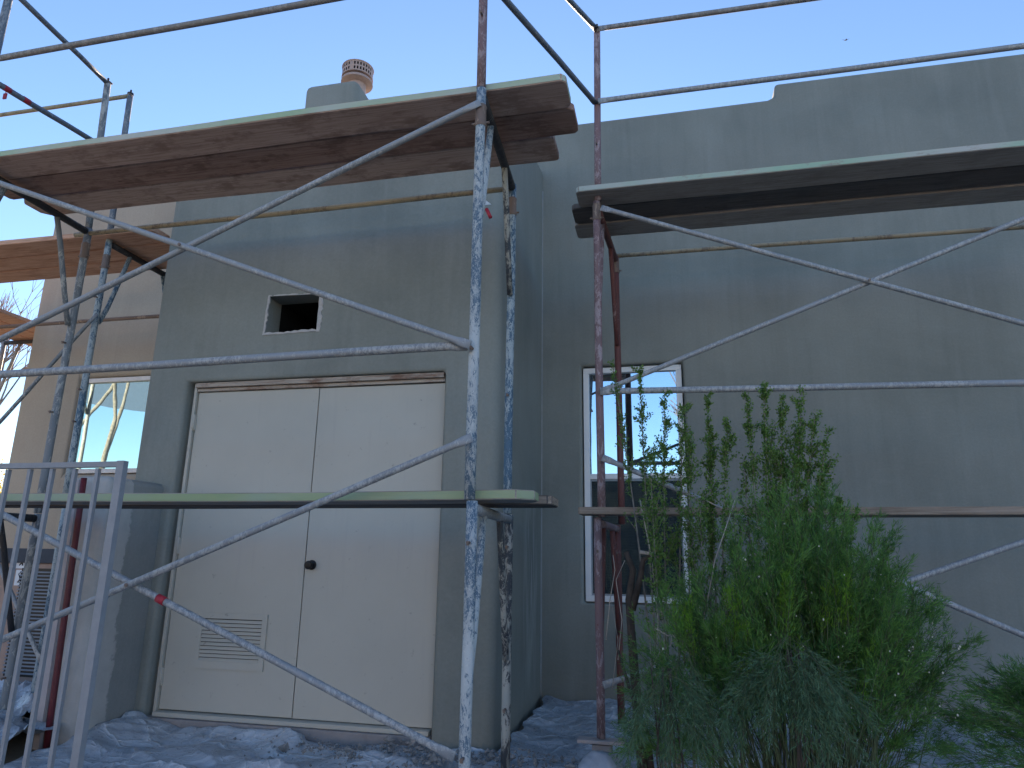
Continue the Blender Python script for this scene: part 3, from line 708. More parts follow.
# planks
def plank(label, x0, x1, y0, y1, zt, mats, th=.042, ch=(.03, .03), tilt=0., skew=0., sag=.003, group='scaffold planks', axis='x'):
    nseg = 14; bm = B()
    c0, c1 = ch
    st = [(0, c0), (c0/(x1-x0), 0)]+[(i/nseg, 0) for i in range(1, nseg)]+[(1-c1/(x1-x0), 0), (1, c1)]
    rows = []
    yc, hw = (y0+y1)/2, (y1-y0)/2
    ph = random.random()*6
    for t, cc in st:
        x = x0+(x1-x0)*t; s = -sag*math.sin(math.pi*t)+.002*math.sin(ph+t*9)
        wv = .003*math.sin(ph*3+t*14)
        row = []
        for sy, sz in ((-1, 0), (1, 0), (1, 1), (-1, 1)):
            y = yc+sy*(hw-cc)+wv+skew*(t-.5); z = zt-th+sz*th+s+tilt*(t-.5)+.0015*sy*math.sin(ph+5*t)
            row.append(bm.verts.new(P3(x, y, z)))
        rows.append(row)
    for i in range(len(rows)-1):
        for k in range(4):
            f = bm.faces.new((rows[i][k], rows[i][(k+1) % 4], rows[i+1][(k+1) % 4], rows[i+1][k])); f.material_index = 0 if k in (0, 2) else 1
    for rw in (rows[0], rows[-1][::-1]):
        f = bm.faces.new(rw); f.material_index = 1
    bmesh.ops.recalc_face_normals(bm, faces=bm.faces)
    es = [e for e in bm.edges if len(e.link_faces) == 2 and e.calc_face_angle(0) > R(40)]
    bmesh.ops.bevel(bm, geom=es, offset=.004, segments=2, affect='EDGES')
    if axis == 'y':
        for v in bm.verts: v.co = Vector((v.co.y, v.co.x, v.co.z))
        og = P3(y0, x0, zt-th)
    else: og = P3(x0, y0, zt-th)
    o = fin(bm, 'scaffold_plank', mats, None, og)
    return tag(o, label, 'plank', group)
E1 = [M_wood, M_wood_edge]
plank('front plank of the high left deck, with a green painted edge', -4.32, -.412, 2.905, 3.130, 2.327, E1, ch=(.02, .022), tilt=.01)
plank('middle plank of the high left deck, sticking out farthest at right', -4.25, -.405, 3.150, 3.375, 2.337, [M_wood_b, M_wood_b], ch=(.02, .02), tilt=.006)
plank('rear plank of the high left deck, nearest the wall', -4.225, -.552, 3.395, 3.625, 2.344, [M_wood_c, M_wood_b], ch=(.05, .015))
plank('lime edged front plank of the low left deck, before the door', -4.5, -.57, 2.93, 3.165, .287, [M_wood_dark, M_wood_lime], ch=(.02, .07))
plank('dull rear plank of the low left deck, just behind the lime edged one', -4.4, -.525, 3.18, 3.41, .286, [M_wood_dark2, M_wood_grey], ch=(.02, .02))
D1 = [M_wood_dark, M_wood_dedge]
plank('front plank of the high right deck, with a pale painted edge', -.525, 3.3, 4.15, 4.375, 2.432, D1, ch=(.02, .02), tilt=.012)
plank('middle plank of the high right deck, dark and weathered', -.585, 3.2, 4.39, 4.615, 2.438, [M_wood_dark2, M_wood_dark2], ch=(.02, .02), tilt=.012)
plank('rear plank of the high right deck, nearest the parapet', -.595, 3.25, 4.625, 4.85, 2.43, [M_wood_dark, M_wood_dark], ch=(.02, .02), tilt=.012)
plank('bare brown plank of the low right deck, crossing the big window', -.53, 3.2, 4.17, 4.40, .303, [M_wood_grey, M_wood_grey], ch=(.01, .01))
for k, lab in enumerate(('front plank of the recess deck over the small window', 'middle plank of the recess deck over the small window', 'rear plank of the recess deck, nearest the brown wall')):
    plank(lab, -8.2+.1*k, -3.87-.02*k, 4.21+k*.235, 4.435+k*.235, 2.50, [M_wood_warmlit, M_wood_warmlit], ch=(.02, .02))
for k, lab in enumerate(('outer orange plank of the deck round the far left house corner', 'middle orange plank of the deck round the far left house corner', 'inner orange plank beside the far left house corner')):
    plank(lab, 4.9+.05*k, 9.4, -7.50+k*.255, -7.26+k*.255, 2.46, [M_wood_warmlit, M_wood_warmlit], axis='y', ch=(.02, .02))
frame('upper frame holding the orange planks round the far left corner', -6.80, 6.3, -7.6, 6.3, .30, 2.41, M_galv, M_galv, M_darktube, M_galv)
frame('lower frame holding the orange planks round the far left corner', -6.80, 6.3, -7.6, 6.3, G+.03, .295, M_galv, M_galv, M_darktube, M_galv)
frame('upper frame at the far end of the orange planks', -6.80, 9.1, -7.6, 9.1, .30, 2.41, M_galv, M_galv, M_darktube, M_galv)
frame('lower frame at the far end of the orange planks', -6.80, 9.1, -7.6, 9.1, G+.03, .295, M_galv, M_galv, M_darktube, M_galv)
frame('upper frame at the out of sight left end of the recess deck', -7.4, 4.30, -7.4, 5.2, .40, 2.455, M_galv, M_ashy, M_darktube, M_ashy)
frame('lower frame at the out of sight left end of the recess deck', -7.4, 4.30, -7.4, 5.2, G+.03, .39, M_galv, M_ashy, M_darktube, M_ashy, base=True)

# ------------------------------------------------------------------ gate in front
gy = 2.1
gate = empty('metal_gate', P3(-1.9, gy, G), 'light grey metal gate with thin square bars at the left edge', 'gate')
gz = .305; dep = .015
bm = B(); box(bm, -1.915, -1.885, gy-.012, gy+.012, G+.04, gz+.012, 0, .002); fin(bm, 'gate_stile', M_gate, gate)
bm = B(); box(bm, -3.10, -1.916, gy-.010, gy+.010, gz-.010, gz+.010, 0, .002); fin(bm, 'top_rail', M_gate, gate)
bm = B(); box(bm, -3.10, -1.916, gy-.014, gy+.014, G+.09, G+.12, 0, .002); fin(bm, 'bottom_rail', M_gate, gate)
bm = B(); box(bm, -3.14, -3.101, gy-.018, gy+.018, G+.04, gz+.012, 0, .002); fin(bm, 'gate_stile', M_gate, gate)
for k in range(11):
    x = -1.998-k*.0985
    bm = B(); box(bm, x-.007, x+.007, gy-.007, gy+.007, G+.119, gz-.013, 0, .001); fin(bm, 'gate_bar', M_gate, gate)

# ------------------------------------------------------------------ red post, conduit, utility things at left
pt, pb = at(84, 478, 3.66), at(46, 750, 3.66); pb.z = .02; 
bm = B(); tube(bm, [pb, pt], .018, 16); tag(fin(bm, 'steel_post', M_oldpipe, None, pb), 'dark red steel post standing against the end of the wing wall', 'post')
bm = B(); a, b = at(79, 480, 3.72), at(38, 750, 3.72); b.z = 0.0
for (p, q) in ((a, b),):
    vv = []
    for pp in (b, a):
        for dx, dy in ((-.03, -.012), (.012, -.012), (.012, .012), (-.03, .012)): vv.append(bm.verts.new(pp+Vector((dx, dy, 0))))
    for k in range(4): bm.faces.new((vv[k], vv[(k+1) % 4], vv[4+(k+1) % 4], vv[4+k]))
    bm.faces.new(vv[:4]); bm.faces.new(vv[4:])
tag(fin(bm, 'trim_board', plain('pale_trim', (.42, .38, .38), .8), None, b), 'narrow pale trim board leaning beside the dark red steel post', 'board')
# air conditioner against the brown wall
ax0, ax1, ay0, ay1, az0, az1 = -5.72, -4.72, 4.95, 5.55, G+.08, .02
ac = empty('air_conditioner', P3(-5.2, 5.2, G), 'tan air conditioner with a dark slatted grille behind the gate', 'air conditioner')
bm = B(); box(bm, ax0, ax1, ay0, ay1, az0, az1-.12, 0, .01); fin(bm, 'casing', M_tan, ac)
bm = B(); box(bm, ax0-.02, ax1+.02, ay0-.03, ay1+.02, az1-.118, az1, 0, .012); fin(bm, 'lid', M_fascia, ac)
bm = B(); box(bm, ax0+.42, ax1-.12, ay0-.006, ay0-.002, az0+.06, az1-.16)
gr = fin(bm, 'grille', M_black, ac)
bm = B()
zz = az0+.08
while zz < az1-.17:
    box(bm, ax0+.42, ax1-.12, ay0-.02, ay0-.008, zz, zz+.012); zz += .028
fin(bm, 'grille_slats', M_bluegrey, gr)
bm = B(); box(bm, ax0-.05, ax1+.05, ay0-.05, ay1+.05, G, G+.078, 0, .01); fin(bm, 'pad', M_conc, ac)
def warn_label(px, py, parent):
    p = at(px, py, ay0-.004); bm = B(); x, z = p.x, p.z-H
    box(bm, x-.05, x+.04, ay0-.005, ay0-.001, z-.06, z+.065)
    o = fin(bm, 'warning_label', M_label, parent)
    bm = B()
    for k in range(9):                                  # little figure
        a = k*2*math.pi/9; tube(bm, [P3(x-.005+.012*math.cos(a), ay0-.0065, z+.03+.012*math.sin(a)), P3(x-.005+.012*math.cos(a+.7), ay0-.0065, z+.03+.012*math.sin(a+.7))], .003, 5)
    tube(bm, [P3(x-.004, ay0-.0065, z+.018), P3(x+.006, ay0-.0065, z-.01)], .006, 6); tube(bm, [P3(x+.006, ay0-.0065, z-.01), P3(x-.016, ay0-.0065, z-.035)], .005, 6); tube(bm, [P3(x+.006, ay0-.0065, z-.01), P3(x+.018, ay0-.0065, z-.036)], .005, 6)
    fin(bm, 'figure_mark', M_ink, o)
warn_label(22, 561, ac); warn_label(20, 578, ac)
# conduit on the wall left of the wing wall
for (xa, xb, lab, m, r) in ((-4.62, -4.62, 'blue grey conduit rising up the wall right of the air conditioner', M_bluegrey, .03),):
    bm = B(); tube(bm, [P3(xa, 5.79, G), P3(xb, 5.79, .5)], r, 12); tag(fin(bm, 'conduit', m, None, P3(xa, 5.79, G)), lab, 'conduit')

# ------------------------------------------------------------------ plastic sheeting
def hash_noise(X, Y, seed):
    # crumpled film: triangle waves in many directions give creases and flat facets
    r_ = np.random.default_rng(seed); out = np.zeros_like(X)
    wx = .12*np.sin(Y*3.1+seed)+.05*np.sin(Y*8+X*3); wy = .12*np.sin(X*2.7+seed*2)+.05*np.sin(X*9-Y*4)
    tri = lambda u: np.abs((u % 1)-.5)*2
    for f, amp, nd in ((.9, 1.0, 3), (2.1, .55, 4), (4.6, .30, 5), (9.5, .13, 5)):
        acc = np.ones_like(X)*9
        for _ in range(nd):
            a = r_.uniform(0, 3.14); ph = r_.uniform(0, 1); st = r_.uniform(.6, 1.2)
            acc = np.minimum(acc, .25+tri((X+wx)*math.cos(a)*f+(Y+wy)*math.sin(a)*f+ph)*st)
        out += amp*acc
    # long pulled folds
    for _ in range(26):
        x_, y_ = r_.uniform(X.min(), X.max()), r_.uniform(Y.min(), Y.max()); a = r_.uniform(-.7, .7)
        u = (X-x_)*math.cos(a)+(Y-y_)*math.sin(a); d = -(X-x_)*math.sin(a)+(Y-y_)*math.cos(a)+.03*np.sin(u*5+a*9)
        L = r_.uniform(.18, .55); out += r_.uniform(.25, .6)*np.exp(-np.abs(d)/r_.uniform(.012, .03))*np.exp(-(u/L)**4)
    return out
def sheet(x0, x1, y0, y1, res, seed, amp, hfun, label, wallclamp=None):
    nx, ny = int((x1-x0)/res), int((y1-y0)/res)
    X, Y = np.meshgrid(np.linspace(x0, x1, nx+1), np.linspace(y0, y1, ny+1), indexing='ij')
    ex = .05*np.sin(Y*5.3+seed)+.03*np.sin(Y*13+seed); ey = .05*np.sin(X*4.1+seed)+.03*np.sin(X*11)
    n1 = hash_noise(X, Y, seed)
    Z = .004+amp*np.clip(n1, 0, 2)+hfun(X, Y)
    X2 = X+.02*np.sin(Y*17+X*5); Y2 = Y+.02*np.sin(X*15)
    if wallclamp is not None: X2, Y2 = wallclamp(X2, Y2)
    co_ = np.stack([X2, Y2, Z], -1).reshape(-1, 3)
    idx = np.arange((nx+1)*(ny+1)).reshape(nx+1, ny+1)
    q = np.stack([idx[:-1, :-1], idx[1:, :-1], idx[1:, 1:], idx[:-1, 1:]], -1).reshape(-1, 4)
    me = bpy.data.meshes.new('s'); me.from_pydata(co_.tolist(), [], q.tolist())
    for p in me.polygons: p.use_smooth = True
    return tag(link(me, 'plastic_sheet', M_plastic, None, (x0, y0, 0)), label, 'plastic sheet', 'plastic sheets on the ground')
def hl(X, Y):
    h = .10*np.exp(-((X+3.42)/.22)**2-((Y-4.05)/.3)**2)+.03*np.exp(-((X+2.6)/.35)**2-((Y-4.12)/.12)**2)
    return h-.035+.03*np.exp(-((Y-4.2)/.08)**2)*(X < -2.2)
def clampL(X, Y): return X, np.minimum(Y, 4.225)
sheet(-3.44, -.98, 2.3, 4.26, .014, 3, .06, hl, 'dusty clear plastic sheet crumpled in front of the double door', clampL)
def hr(X, Y): return .02*np.exp(-((Y-5.8)/.15)**2)+.07*np.exp(-((X+1.05)/.12)**2)*(Y > 3.2)*.4-.03
def clampR(X, Y): return np.where(Y > 4.2, np.maximum(X, -1.03), X), np.minimum(Y, 5.805)
sheet(-1.0, 3.6, 2.4, 5.84, .017, 11, .06, hr, 'dusty clear plastic sheet crumpled beside the corner and under the shrub', clampR)
sheet(-6.6, -3.50, 2.5, 5.0, .022, 17, .14, lambda X, Y: .0+0*X, 'clear plastic sheet crumpled on the ground behind the gate', lambda X, Y: (np.where((Y > 3.7), np.minimum(X, -3.78), X), Y))
# crumpled plastic bundle beside the sill
p = at(603, 770, 3.55)
bm = B(); bmesh.ops.create_icosphere(bm, subdivisions=5, radius=1)
for v in bm.verts:
    d = v.co.normalized()
    nn = abs(math.sin(d.x*2.1+d.z*1.3+1))*.10+abs(math.sin(d.y*3.2+d.x*2.6+.5))*.06+abs(math.sin(d.z*5+d.x*7+d.y*5))*.02
    v.co = Vector((p.x+d.x*.125*(1.05-nn)-.02*d.z, p.y+d.y*.14*(1.05-nn), .10+(d.z if d.z > -.6 else -.6)*.165*(1.05-nn)))
tag(fin(bm, 'plastic_bundle', plain('milky_plastic', (.36, .40, .46), .3, var=.25, sc=5, bump=.8), None, (p.x, p.y, 0), smooth=60), 'rounded milky plastic bundle at the bottom, beside the faded red post', 'plastic bundle')
# stucco crumbs lying on the plastic
def crumbs(n_, cx, cy, sx, sy, zf, seed):
    r_ = np.random.default_rng(seed); V = []; Fc = []
    for i in range(n_):
        x = r_.normal(cx, sx); y = r_.normal(cy, sy); s = r_.gamma(1.6, .0035)+.002
        if y > 4.2: y = 4.2-abs(r_.normal(0, .1))
        b0 = len(V)
        for (a, b, c) in ((1, 0, 0), (-1, 0, 0), (0, 1, 0), (0, -1, 0), (0, 0, .8), (0, 0, -.8)):
            j = r_.uniform(.6, 1.3); V.append((x+a*s*j+r_.normal(0, s*.2), y+b*s*j+r_.normal(0, s*.2), zf(x, y)+c*s*j+s*.4))
        for f in ((0, 2, 4), (2, 1, 4), (1, 3, 4), (3, 0, 4), (2, 0, 5), (1, 2, 5), (3, 1, 5), (0, 3, 5)): Fc.append(tuple(b0+k for k in f))
    return V, Fc
V, Fc = crumbs(1000, -1.45, 4.02, .40, .14, lambda x, y: .045+.03*math.sin(x*9)*math.sin(y*7), 5)
V2, F2 = crumbs(260, -.85, 4.2, .3, .4, lambda x, y: .05+.02*math.sin(x*9)*math.sin(y*7), 6)
k0 = len(V); V += V2; Fc += [tuple(i+k0 for i in f) for f in F2]
me = bpy.data.meshes.new('c'); me.from_pydata(V, [], Fc)
tag(link(me, 'stucco_debris', M_debris), 'loose grey stucco crumbs scattered on the plastic by the door', 'debris', kind='stuff')

# ------------------------------------------------------------------ plants
class Leaves:
    def __init__(s): s.V = []; s.T = []
    def blades(s, base, dirs, length, width, tint):
        """flat pointed blades: arrays"""
        n_ = len(base); r3 = rng.normal(size=(n_, 3)); side = np.cross(dirs, r3); side /= np.linalg.norm(side, axis=1)[:, None]+1e-9
        L = length[:, None]; Wd = width[:, None]
        a = base; b = base+dirs*L*.45+side*Wd; c = base+dirs*L; d = base+dirs*L*.45-side*Wd
        s.V.append(np.stack([a, b, c, d], 1).reshape(-1, 3)); s.T.append(np.repeat(tint, 4))
    def build(s, name, mat, parent):
        V = np.concatenate(s.V); T = np.clip(np.concatenate(s.T), 0, 1); n_ = len(V)//4
        og = np.array(wloc(parent)); V = V-og
        me = bpy.data.meshes.new(name)
        me.vertices.add(len(V)); me.vertices.foreach_set('co', V.astype(np.float32).ravel())
        me.loops.add(len(V)); me.loops.foreach_set('vertex_index', np.arange(len(V), dtype=np.int32))
        me.polygons.add(n_); me.polygons.foreach_set('loop_start', np.arange(0, len(V), 4, dtype=np.int32)); me.polygons.foreach_set('loop_total', np.full(n_, 4, dtype=np.int32))
        me.update(calc_edges=True)
        at_ = me.attributes.new('tint', 'FLOAT', 'POINT'); at_.data.foreach_set('value', T.astype(np.float32))
        me.materials.append(mat)
        o = bpy.data.objects.new(name, me); C.objects.link(o); o.parent = parent
        return o
def unit(v): return v/(np.linalg.norm(v, axis=-1, keepdims=True)+1e-9)
def bez(a, c, b, t): t = t[:, None]; return (1-t)**2*a+2*t*(1-t)*c+t*t*b
def curve_pts(a, b, bow, n_=10):
    a, b = np.array(a, float), np.array(b, float)
    c = (a+b)/2+np.array(bow); return bez(a, c, b, np.linspace(0, 1, n_)), c
def add_stem(bm, pts, r0, r1, seg=5): tube(bm, [Vector(p) for p in pts], r0, seg, r1=r1)

# creosote: airy spires of small leaves
cre = empty('creosote_bush', (.25, 3.75, 0), 'tall airy bush with tiny leaves on upright stems, overlapping the big window', 'bush')
LV = Leaves(); bs = B()
spires = [  # tip pixel, Y, leafy from fraction, width, count, base x
    (613, 368, 3.9, .70, .030, 330, 640), (640, 372, 3.85, .62, .032, 650, 645), (665, 392, 3.8, .60, .040, 800, 655), (683, 408, 3.8, .62, .038, 600, 660),
    (690, 440, 3.75, .6, .05, 600, 680), (650, 455, 3.7, .55, .05, 620, 650), (707, 397, 3.8, .60, .028, 700, 715), (728, 425, 3.75, .66, .036, 560, 715),
    (712, 450, 3.8, .60, .05, 650, 705), (747, 398, 3.7, .76, .034, 480, 790), (764, 390, 3.7, .60, .036, 800, 785), (782, 400, 3.75, .62, .034, 700, 790), (802, 388, 3.7, .60, .036, 860, 800),
    (815, 415, 3.7, .62, .04, 650, 800), (828, 428, 3.65, .66, .036, 520, 800), (826, 465, 3.7, .66, .044, 480, 800), (840, 498, 3.65, .74, .032, 420, 800), (855, 515, 3.65, .78, .032, 380, 800),
    (745, 470, 3.75, .66, .05, 360, 780), (770, 440, 3.8, .56, .07, 900, 785), (795, 440, 3.75, .55, .08, 1100, 795), (700, 500, 3.7, .6, .09, 600, 700), (655, 510, 3.7, .62, .05, 420, 660), (735, 520, 3.7, .6, .08, 420, 740)]
for (px, py, Y, f0, wd, cnt, bxp) in spires:
    cnt = int(cnt*2.7); wd *= 1.15
    tip = np.array(at(px, py, Y)); b0 = np.array(at(bxp, 700, Y)); base = np.array([b0[0]*.75+.06, Y+rng.uniform(-.05, .1), .02])
    pts, c = curve_pts(base, tip, (rng.uniform(-.03, .03)+(b0[0]-tip[0])*.15, rng.uniform(-.05, .05), .05), 12)
    add_stem(bs, pts, .008, .0018)
    # side twigs
    nt = 26; ts = f0*.8+(1-f0*.8)*rng.random(nt)**.9
    org = bez(base, c, tip, ts); axis = unit(bez(base, c, tip, np.minimum(ts+.03, 1))-bez(base, c, tip, ts-.03))
    rd = unit(rng.normal(size=(nt, 3))); tw = unit(axis*1.1+rd*.8); ln = wd*2.2*rng.uniform(.5, 1.3, nt)*(1.15-.6*(ts-f0)/(1-f0+1e-6)).clip(.35, 1.3)
    for i in range(nt):
        if rng.random() < .8: add_stem(bs, [org[i], org[i]+tw[i]*ln[i]*.6, org[i]+tw[i]*ln[i]+np.array([0, 0, .01])], .0016, .0007, 4)
    k = rng.integers(0, nt, cnt); s = rng.random(cnt)**.7
    pos = org[k]+tw[k]*ln[k][:, None]*s[:, None]+rng.normal(size=(cnt, 3))*wd*.16
    core = rng.random(cnt) < .3
    tt = f0+(1-f0)*rng.random(cnt); pos[core] = bez(base, c, tip, tt)[core]+rng.normal(size=(core.sum(), 3))*wd*.22
    d = unit(tw[k]+rng.normal(size=(cnt, 3))*.7)
    LV.blades(pos, d, rng.uniform(.010, .018, cnt), rng.uniform(.0032, .0055, cnt), rng.normal(.45, .28, cnt))
LV.build('foliage', M_creo, cre)
fin(bs, 'stems', M_bark_grey, cre)
# dark main trunk and dead limbs
bm = B()
def pix_curve(pl, Y): return [at(x, y, Y) for x, y in pl]
tr = pix_curve([(646, 790), (640, 740), (636, 690), (632, 640), (629, 600), (633, 570), (626, 552)], 3.85); tr[0].z = 0
tube(bm, tr, .030, 9, r1=.014)
tr = pix_curve([(632, 610), (640, 580), (643, 560), (655, 553)], 3.84); tube(bm, tr, .020, 8, r1=.010)
tr = pix_curve([(652, 775), (648, 735), (630, 690), (618, 650)], 3.8); tube(bm, tr, .016, 8, r1=.006)
fin(bm, 'trunk', M_bark, cre)
bm = B()
for pl, Y, r0, r1 in (([(716, 700), (722, 640), (728, 600), (736, 578), (750, 560), (764, 546)], 3.62, .014, .008), ([(688, 560), (697, 520), (705, 500), (735, 515), (770, 540)], 3.8, .005, .003), ([(640, 552), (652, 554), (662, 548)], 3.8, .010, .006)):
    tube(bm, pix_curve(pl, Y), r0, 8, r1=r1)
for pl, Y, r0, r1 in (([(655, 628), (668, 636), (672, 634), (683, 647), (703, 671)], 3.45, .0035, .002), ([(672, 634), (671, 645), (660, 652), (651, 671)], 3.45, .003, .0015), ([(651, 671), (650, 640)], 3.45, .001, .001),
        ([(606, 640), (610, 600), (615, 570), (613, 555)], 3.9, .003, .002), ([(618, 660), (622, 620), (616, 580), (625, 560)], 3.8, .003, .0015), ([(612, 690), (618, 640), (611, 600)], 3.8, .002, .001),
        ([(742, 740), (760, 640), (772, 570), (776, 520)], 3.5, .005, .002), ([(770, 700), (758, 620), (765, 560)], 3.5, .004, .002), ([(700, 640), (715, 560), (735, 500)], 3.55, .004, .0015), ([(640, 500), (652, 560), (658, 620), (655, 700)], 3.7, .003, .002), ([(672, 700), (660, 600), (655, 520), (650, 480)], 3.72, .003, .0015)):
    tube(bm, pix_curve(pl, Y), r0, 6, r1=r1)
fin(bm, 'dead_branches', M_twig, cre)

# desert broom: fine feathery stems
def broom(name, label, stems, mat, parent_loc, needle=(.018, .042), sr=.003, nw=.0013, spread=.6):
    root = empty(name, parent_loc, label, 'shrub')
    LV = Leaves(); bs = B()
    for (base, tip, bow, wd, cnt, f0, tb) in stems:
        base = np.array(base, float); tip = np.array(tip, float)
        pts, c = curve_pts(base, tip, bow, 9); add_stem(bs, pts, sr, sr*.27, 4)
        nt = 22; ts = f0+(1-f0)*rng.random(nt)**.8
        org = bez(base, c, tip, ts); axis = unit(bez(base, c, tip, np.minimum(ts+.03, 1))-bez(base, c, tip, ts-.03))
        tw = unit(axis*1.0+unit(rng.normal(size=(nt, 3)))*spread); ln = wd*rng.uniform(.6, 1.6, nt)*(1.25-.75*ts)*2.0
        for i in range(0, nt, 2): add_stem(bs, [org[i], org[i]+tw[i]*ln[i]], .0011, .0006, 3)
        k = rng.integers(0, nt, cnt); s = rng.random(cnt)**.75
        pos = org[k]+tw[k]*ln[k][:, None]*s[:, None]+rng.normal(size=(cnt, 3))*.006
        d = unit(tw[k]*1.0+rng.normal(size=(cnt, 3))*.42)
        LV.blades(pos, d, rng.uniform(needle[0], needle[1], cnt), np.full(cnt, nw)*rng.uniform(.7, 1.5, cnt), rng.normal(tb, .22, cnt))
    LV.build('foliage', mat, root); fin(bs, 'stems', M_green_stem, root)
    return root
prof_x = [625, 650, 680, 710, 740, 770, 800, 830, 860, 890, 915, 940, 965]
prof_y = [650, 585, 570, 560, 530, 500, 480, 505, 545, 540, 575, 600, 632]
stems = []
for i in range(270):
    px = rng.uniform(625, 950) if i > 60 else rng.uniform(735, 900)
    top = np.interp(px, prof_x, prof_y); py = top+abs(rng.normal(0, 1))*75 if rng.random() < .75 else top+rng.uniform(-32, 200)
    py = min(py, 745); Y = rng.uniform(3.15, 3.75)
    tip = at(px, py, Y); bx_ = .55+(tip.x-.55)*.36+rng.normal(0, .08)
    stems.append(((bx_, 3.6+rng.uniform(-.25, .2), 0.02), tip, (rng.normal(0, .06), rng.normal(0, .04), .08+rng.uniform(0, .10)), rng.uniform(.045, .09), int(rng.uniform(300, 560)), .4, rng.uniform(.1, .8)))
for (px, py) in ((880, 525), (893, 533), (888, 545), (900, 570), (972, 640), (955, 640), (938, 600), (925, 612), (965, 655)):
    tip = at(px, py, 3.5); stems.append(((.75+rng.normal(0, .05), 3.6, .02), tip, (rng.normal(0, .02)-.08, 0, .12), .05, 520, .55, .35))
broom('desert_broom', 'large feathery dark green shrub at lower right, before the right bay', stems, M_broom, (.55, 3.6, 0))
# second one at the right edge
stems = []
for i in range(60):
    px = rng.uniform(935, 1080); top = np.interp(px, [930, 960, 985, 1010, 1080], [725, 692, 672, 668, 660]); py = top+abs(rng.normal(0, 1))*32
    tip = at(px, min(py, 765), rng.uniform(3.3, 3.8)); stems.append(((1.95+rng.normal(0, .08), 3.55+rng.normal(0, .1), .02), tip, (0, 0, .18+rng.uniform(0, .08)), .06, 420, .35, .25+.2*rng.random()))
broom('desert_broom', 'low dark feathery shrub arching in at the bottom right corner', stems, M_broom, (1.95, 3.55, 0))
# drooping grey-green tussocks in front
stems = []
for i in range(56):
    cx, cy = (790, 650) if i % 3 else (668, 668)
    a = rng.uniform(-1.25, 1.25); L = rng.uniform(.5, 1)
    sp = 62 if i % 3 else 40
    base = at(cx+rng.normal(0, 10), cy+rng.uniform(-18, 25), 3.12+rng.normal(0, .06)); tip = at(cx+math.sin(a)*sp*1.5*L+rng.normal(0, 6), cy+60*L+rng.uniform(10, 75), 3.0+rng.normal(0, .12))
    tip.z = max(tip.z, .06)
    stems.append((base, tip, (math.sin(a)*.04, -.04, .09), .05, 190, .15, .35+.3*rng.random()))
broom('drooping_broom', 'grey green drooping tussocks at the front foot of the large shrub', stems, M_broomgrey, (.35, 3.1, 0), needle=(.02, .045), nw=.0013, spread=.55, sr=.0013)
# carry the tussocks: short woody stems from the ground
dr = bpy.data.objects['drooping_broom']
bm = B()
for cx, cy in ((790, 650), (668, 668)):
    for k in range(6):
        b = at(cx+rng.normal(0, 9), cy, 3.12); add_stem(bm, [np.array([b.x+rng.normal(0, .06), 3.2, 0.01]), np.array([b.x+rng.normal(0, .03), 3.16, b.z*.5]), np.array(b)], .005, .003, 5)
fin(bm, 'woody_stems', M_bark, dr)
# bright shoots
stems = []
for (px, py, h_, n_) in ((735, 580, 42, 5), (787, 568, 46, 6), (840, 568, 40, 6), (690, 600, 35, 3), (829, 582, 34, 3), (742, 618, 36, 3), (870, 640, 45, 2), (680, 590, 28, 2), (800, 640, 40, 2)):
    for k in range(n_):
        x = px+rng.normal(0, 6); tip = at(x, py+abs(rng.normal(0, 9)), 3.25+rng.normal(0, .04)); b = at(x+rng.normal(0, 5), py+h_*1.9, 3.3)
        stems.append((b, tip, (rng.normal(0, .008), 0, 0), .018, 190, .15, .5))
broom('young_shoots', 'bright yellow green young shoots standing up through the large shrub', stems, M_shoot, (.5, 3.3, 0), needle=(.012, .03), nw=.0013, spread=.35)
sh = bpy.data.objects['young_shoots']
bm = B()
for (px, py) in ((735, 640), (786, 640), (838, 640), (690, 650)):
    b = at(px, py, 3.3); add_stem(bm, [np.array([b.x*.9+.05, 3.35, .01]), np.array([b.x, 3.33, b.z*.5]), np.array(b)], .004, .002, 5)
fin(bm, 'woody_stems', M_green_stem, sh)
# seed tufts on the shrub
bro = bpy.data.objects['desert_broom']
bm = B()
for i in range(150):
    px = rng.uniform(650, 960); top = np.interp(px, prof_x, prof_y)
    if px > 820 and rng.random() < .5 or rng.random() < .4:
        p = at(px, rng.uniform(top+15, 745), rng.uniform(3.15, 3.5)); r_ = rng.uniform(.002, .0045)
        mt = Matrix.Translation(p) @ Matrix.Diagonal((1, 1, rng.uniform(1, 1.8), 1)); bmesh.ops.create_icosphere(bm, subdivisions=1, radius=r_, matrix=mt)
o = fin(bm, 'seed_tufts', M_flower, bro); tag(o, kind='stuff')

# bare trees: left background and behind the camera (seen in the windows)
def bare_tree(label, x, y, h, seed, mat, twigmat=None, spread=.55, depth=5, r0=.07, group='bare trees', lean=0, fork=.25):
    r_ = random.Random(seed); root = empty('bare_tree', (x, y, 0), label, 'tree', group); bm = B(); bt = B()
    def grow(p, d, L, r, k):
        q = p+d*L; mid = p+d*L*.5+Vector((r_.uniform(-1, 1), r_.uniform(-1, 1), 0))*L*.06
        tube(bm if k > 2 else bt, [p, mid, q], r, 7 if k > 2 else 4, r1=r*.68, caps=False)
        if k <= 0: return
        for _ in range(3 if k < 4 else 2+(r_.random() < .4)):
            nd = (d+Vector((r_.uniform(-1, 1), r_.uniform(-1, 1), r_.uniform(-.15, .8)))*spread).normalized()
            grow(q if r_.random() < .7 else mid+(q-mid)*.4, nd, L*r_.uniform(.6, .85), r*.62, k-1)
    grow(Vector((x, y, -.05)), Vector((lean, 0, 1)).normalized(), h*fork, r0, depth)
    fin(bm, 'trunk', mat, root); fin(bt, 'twigs', twigmat or mat, root)
    return root
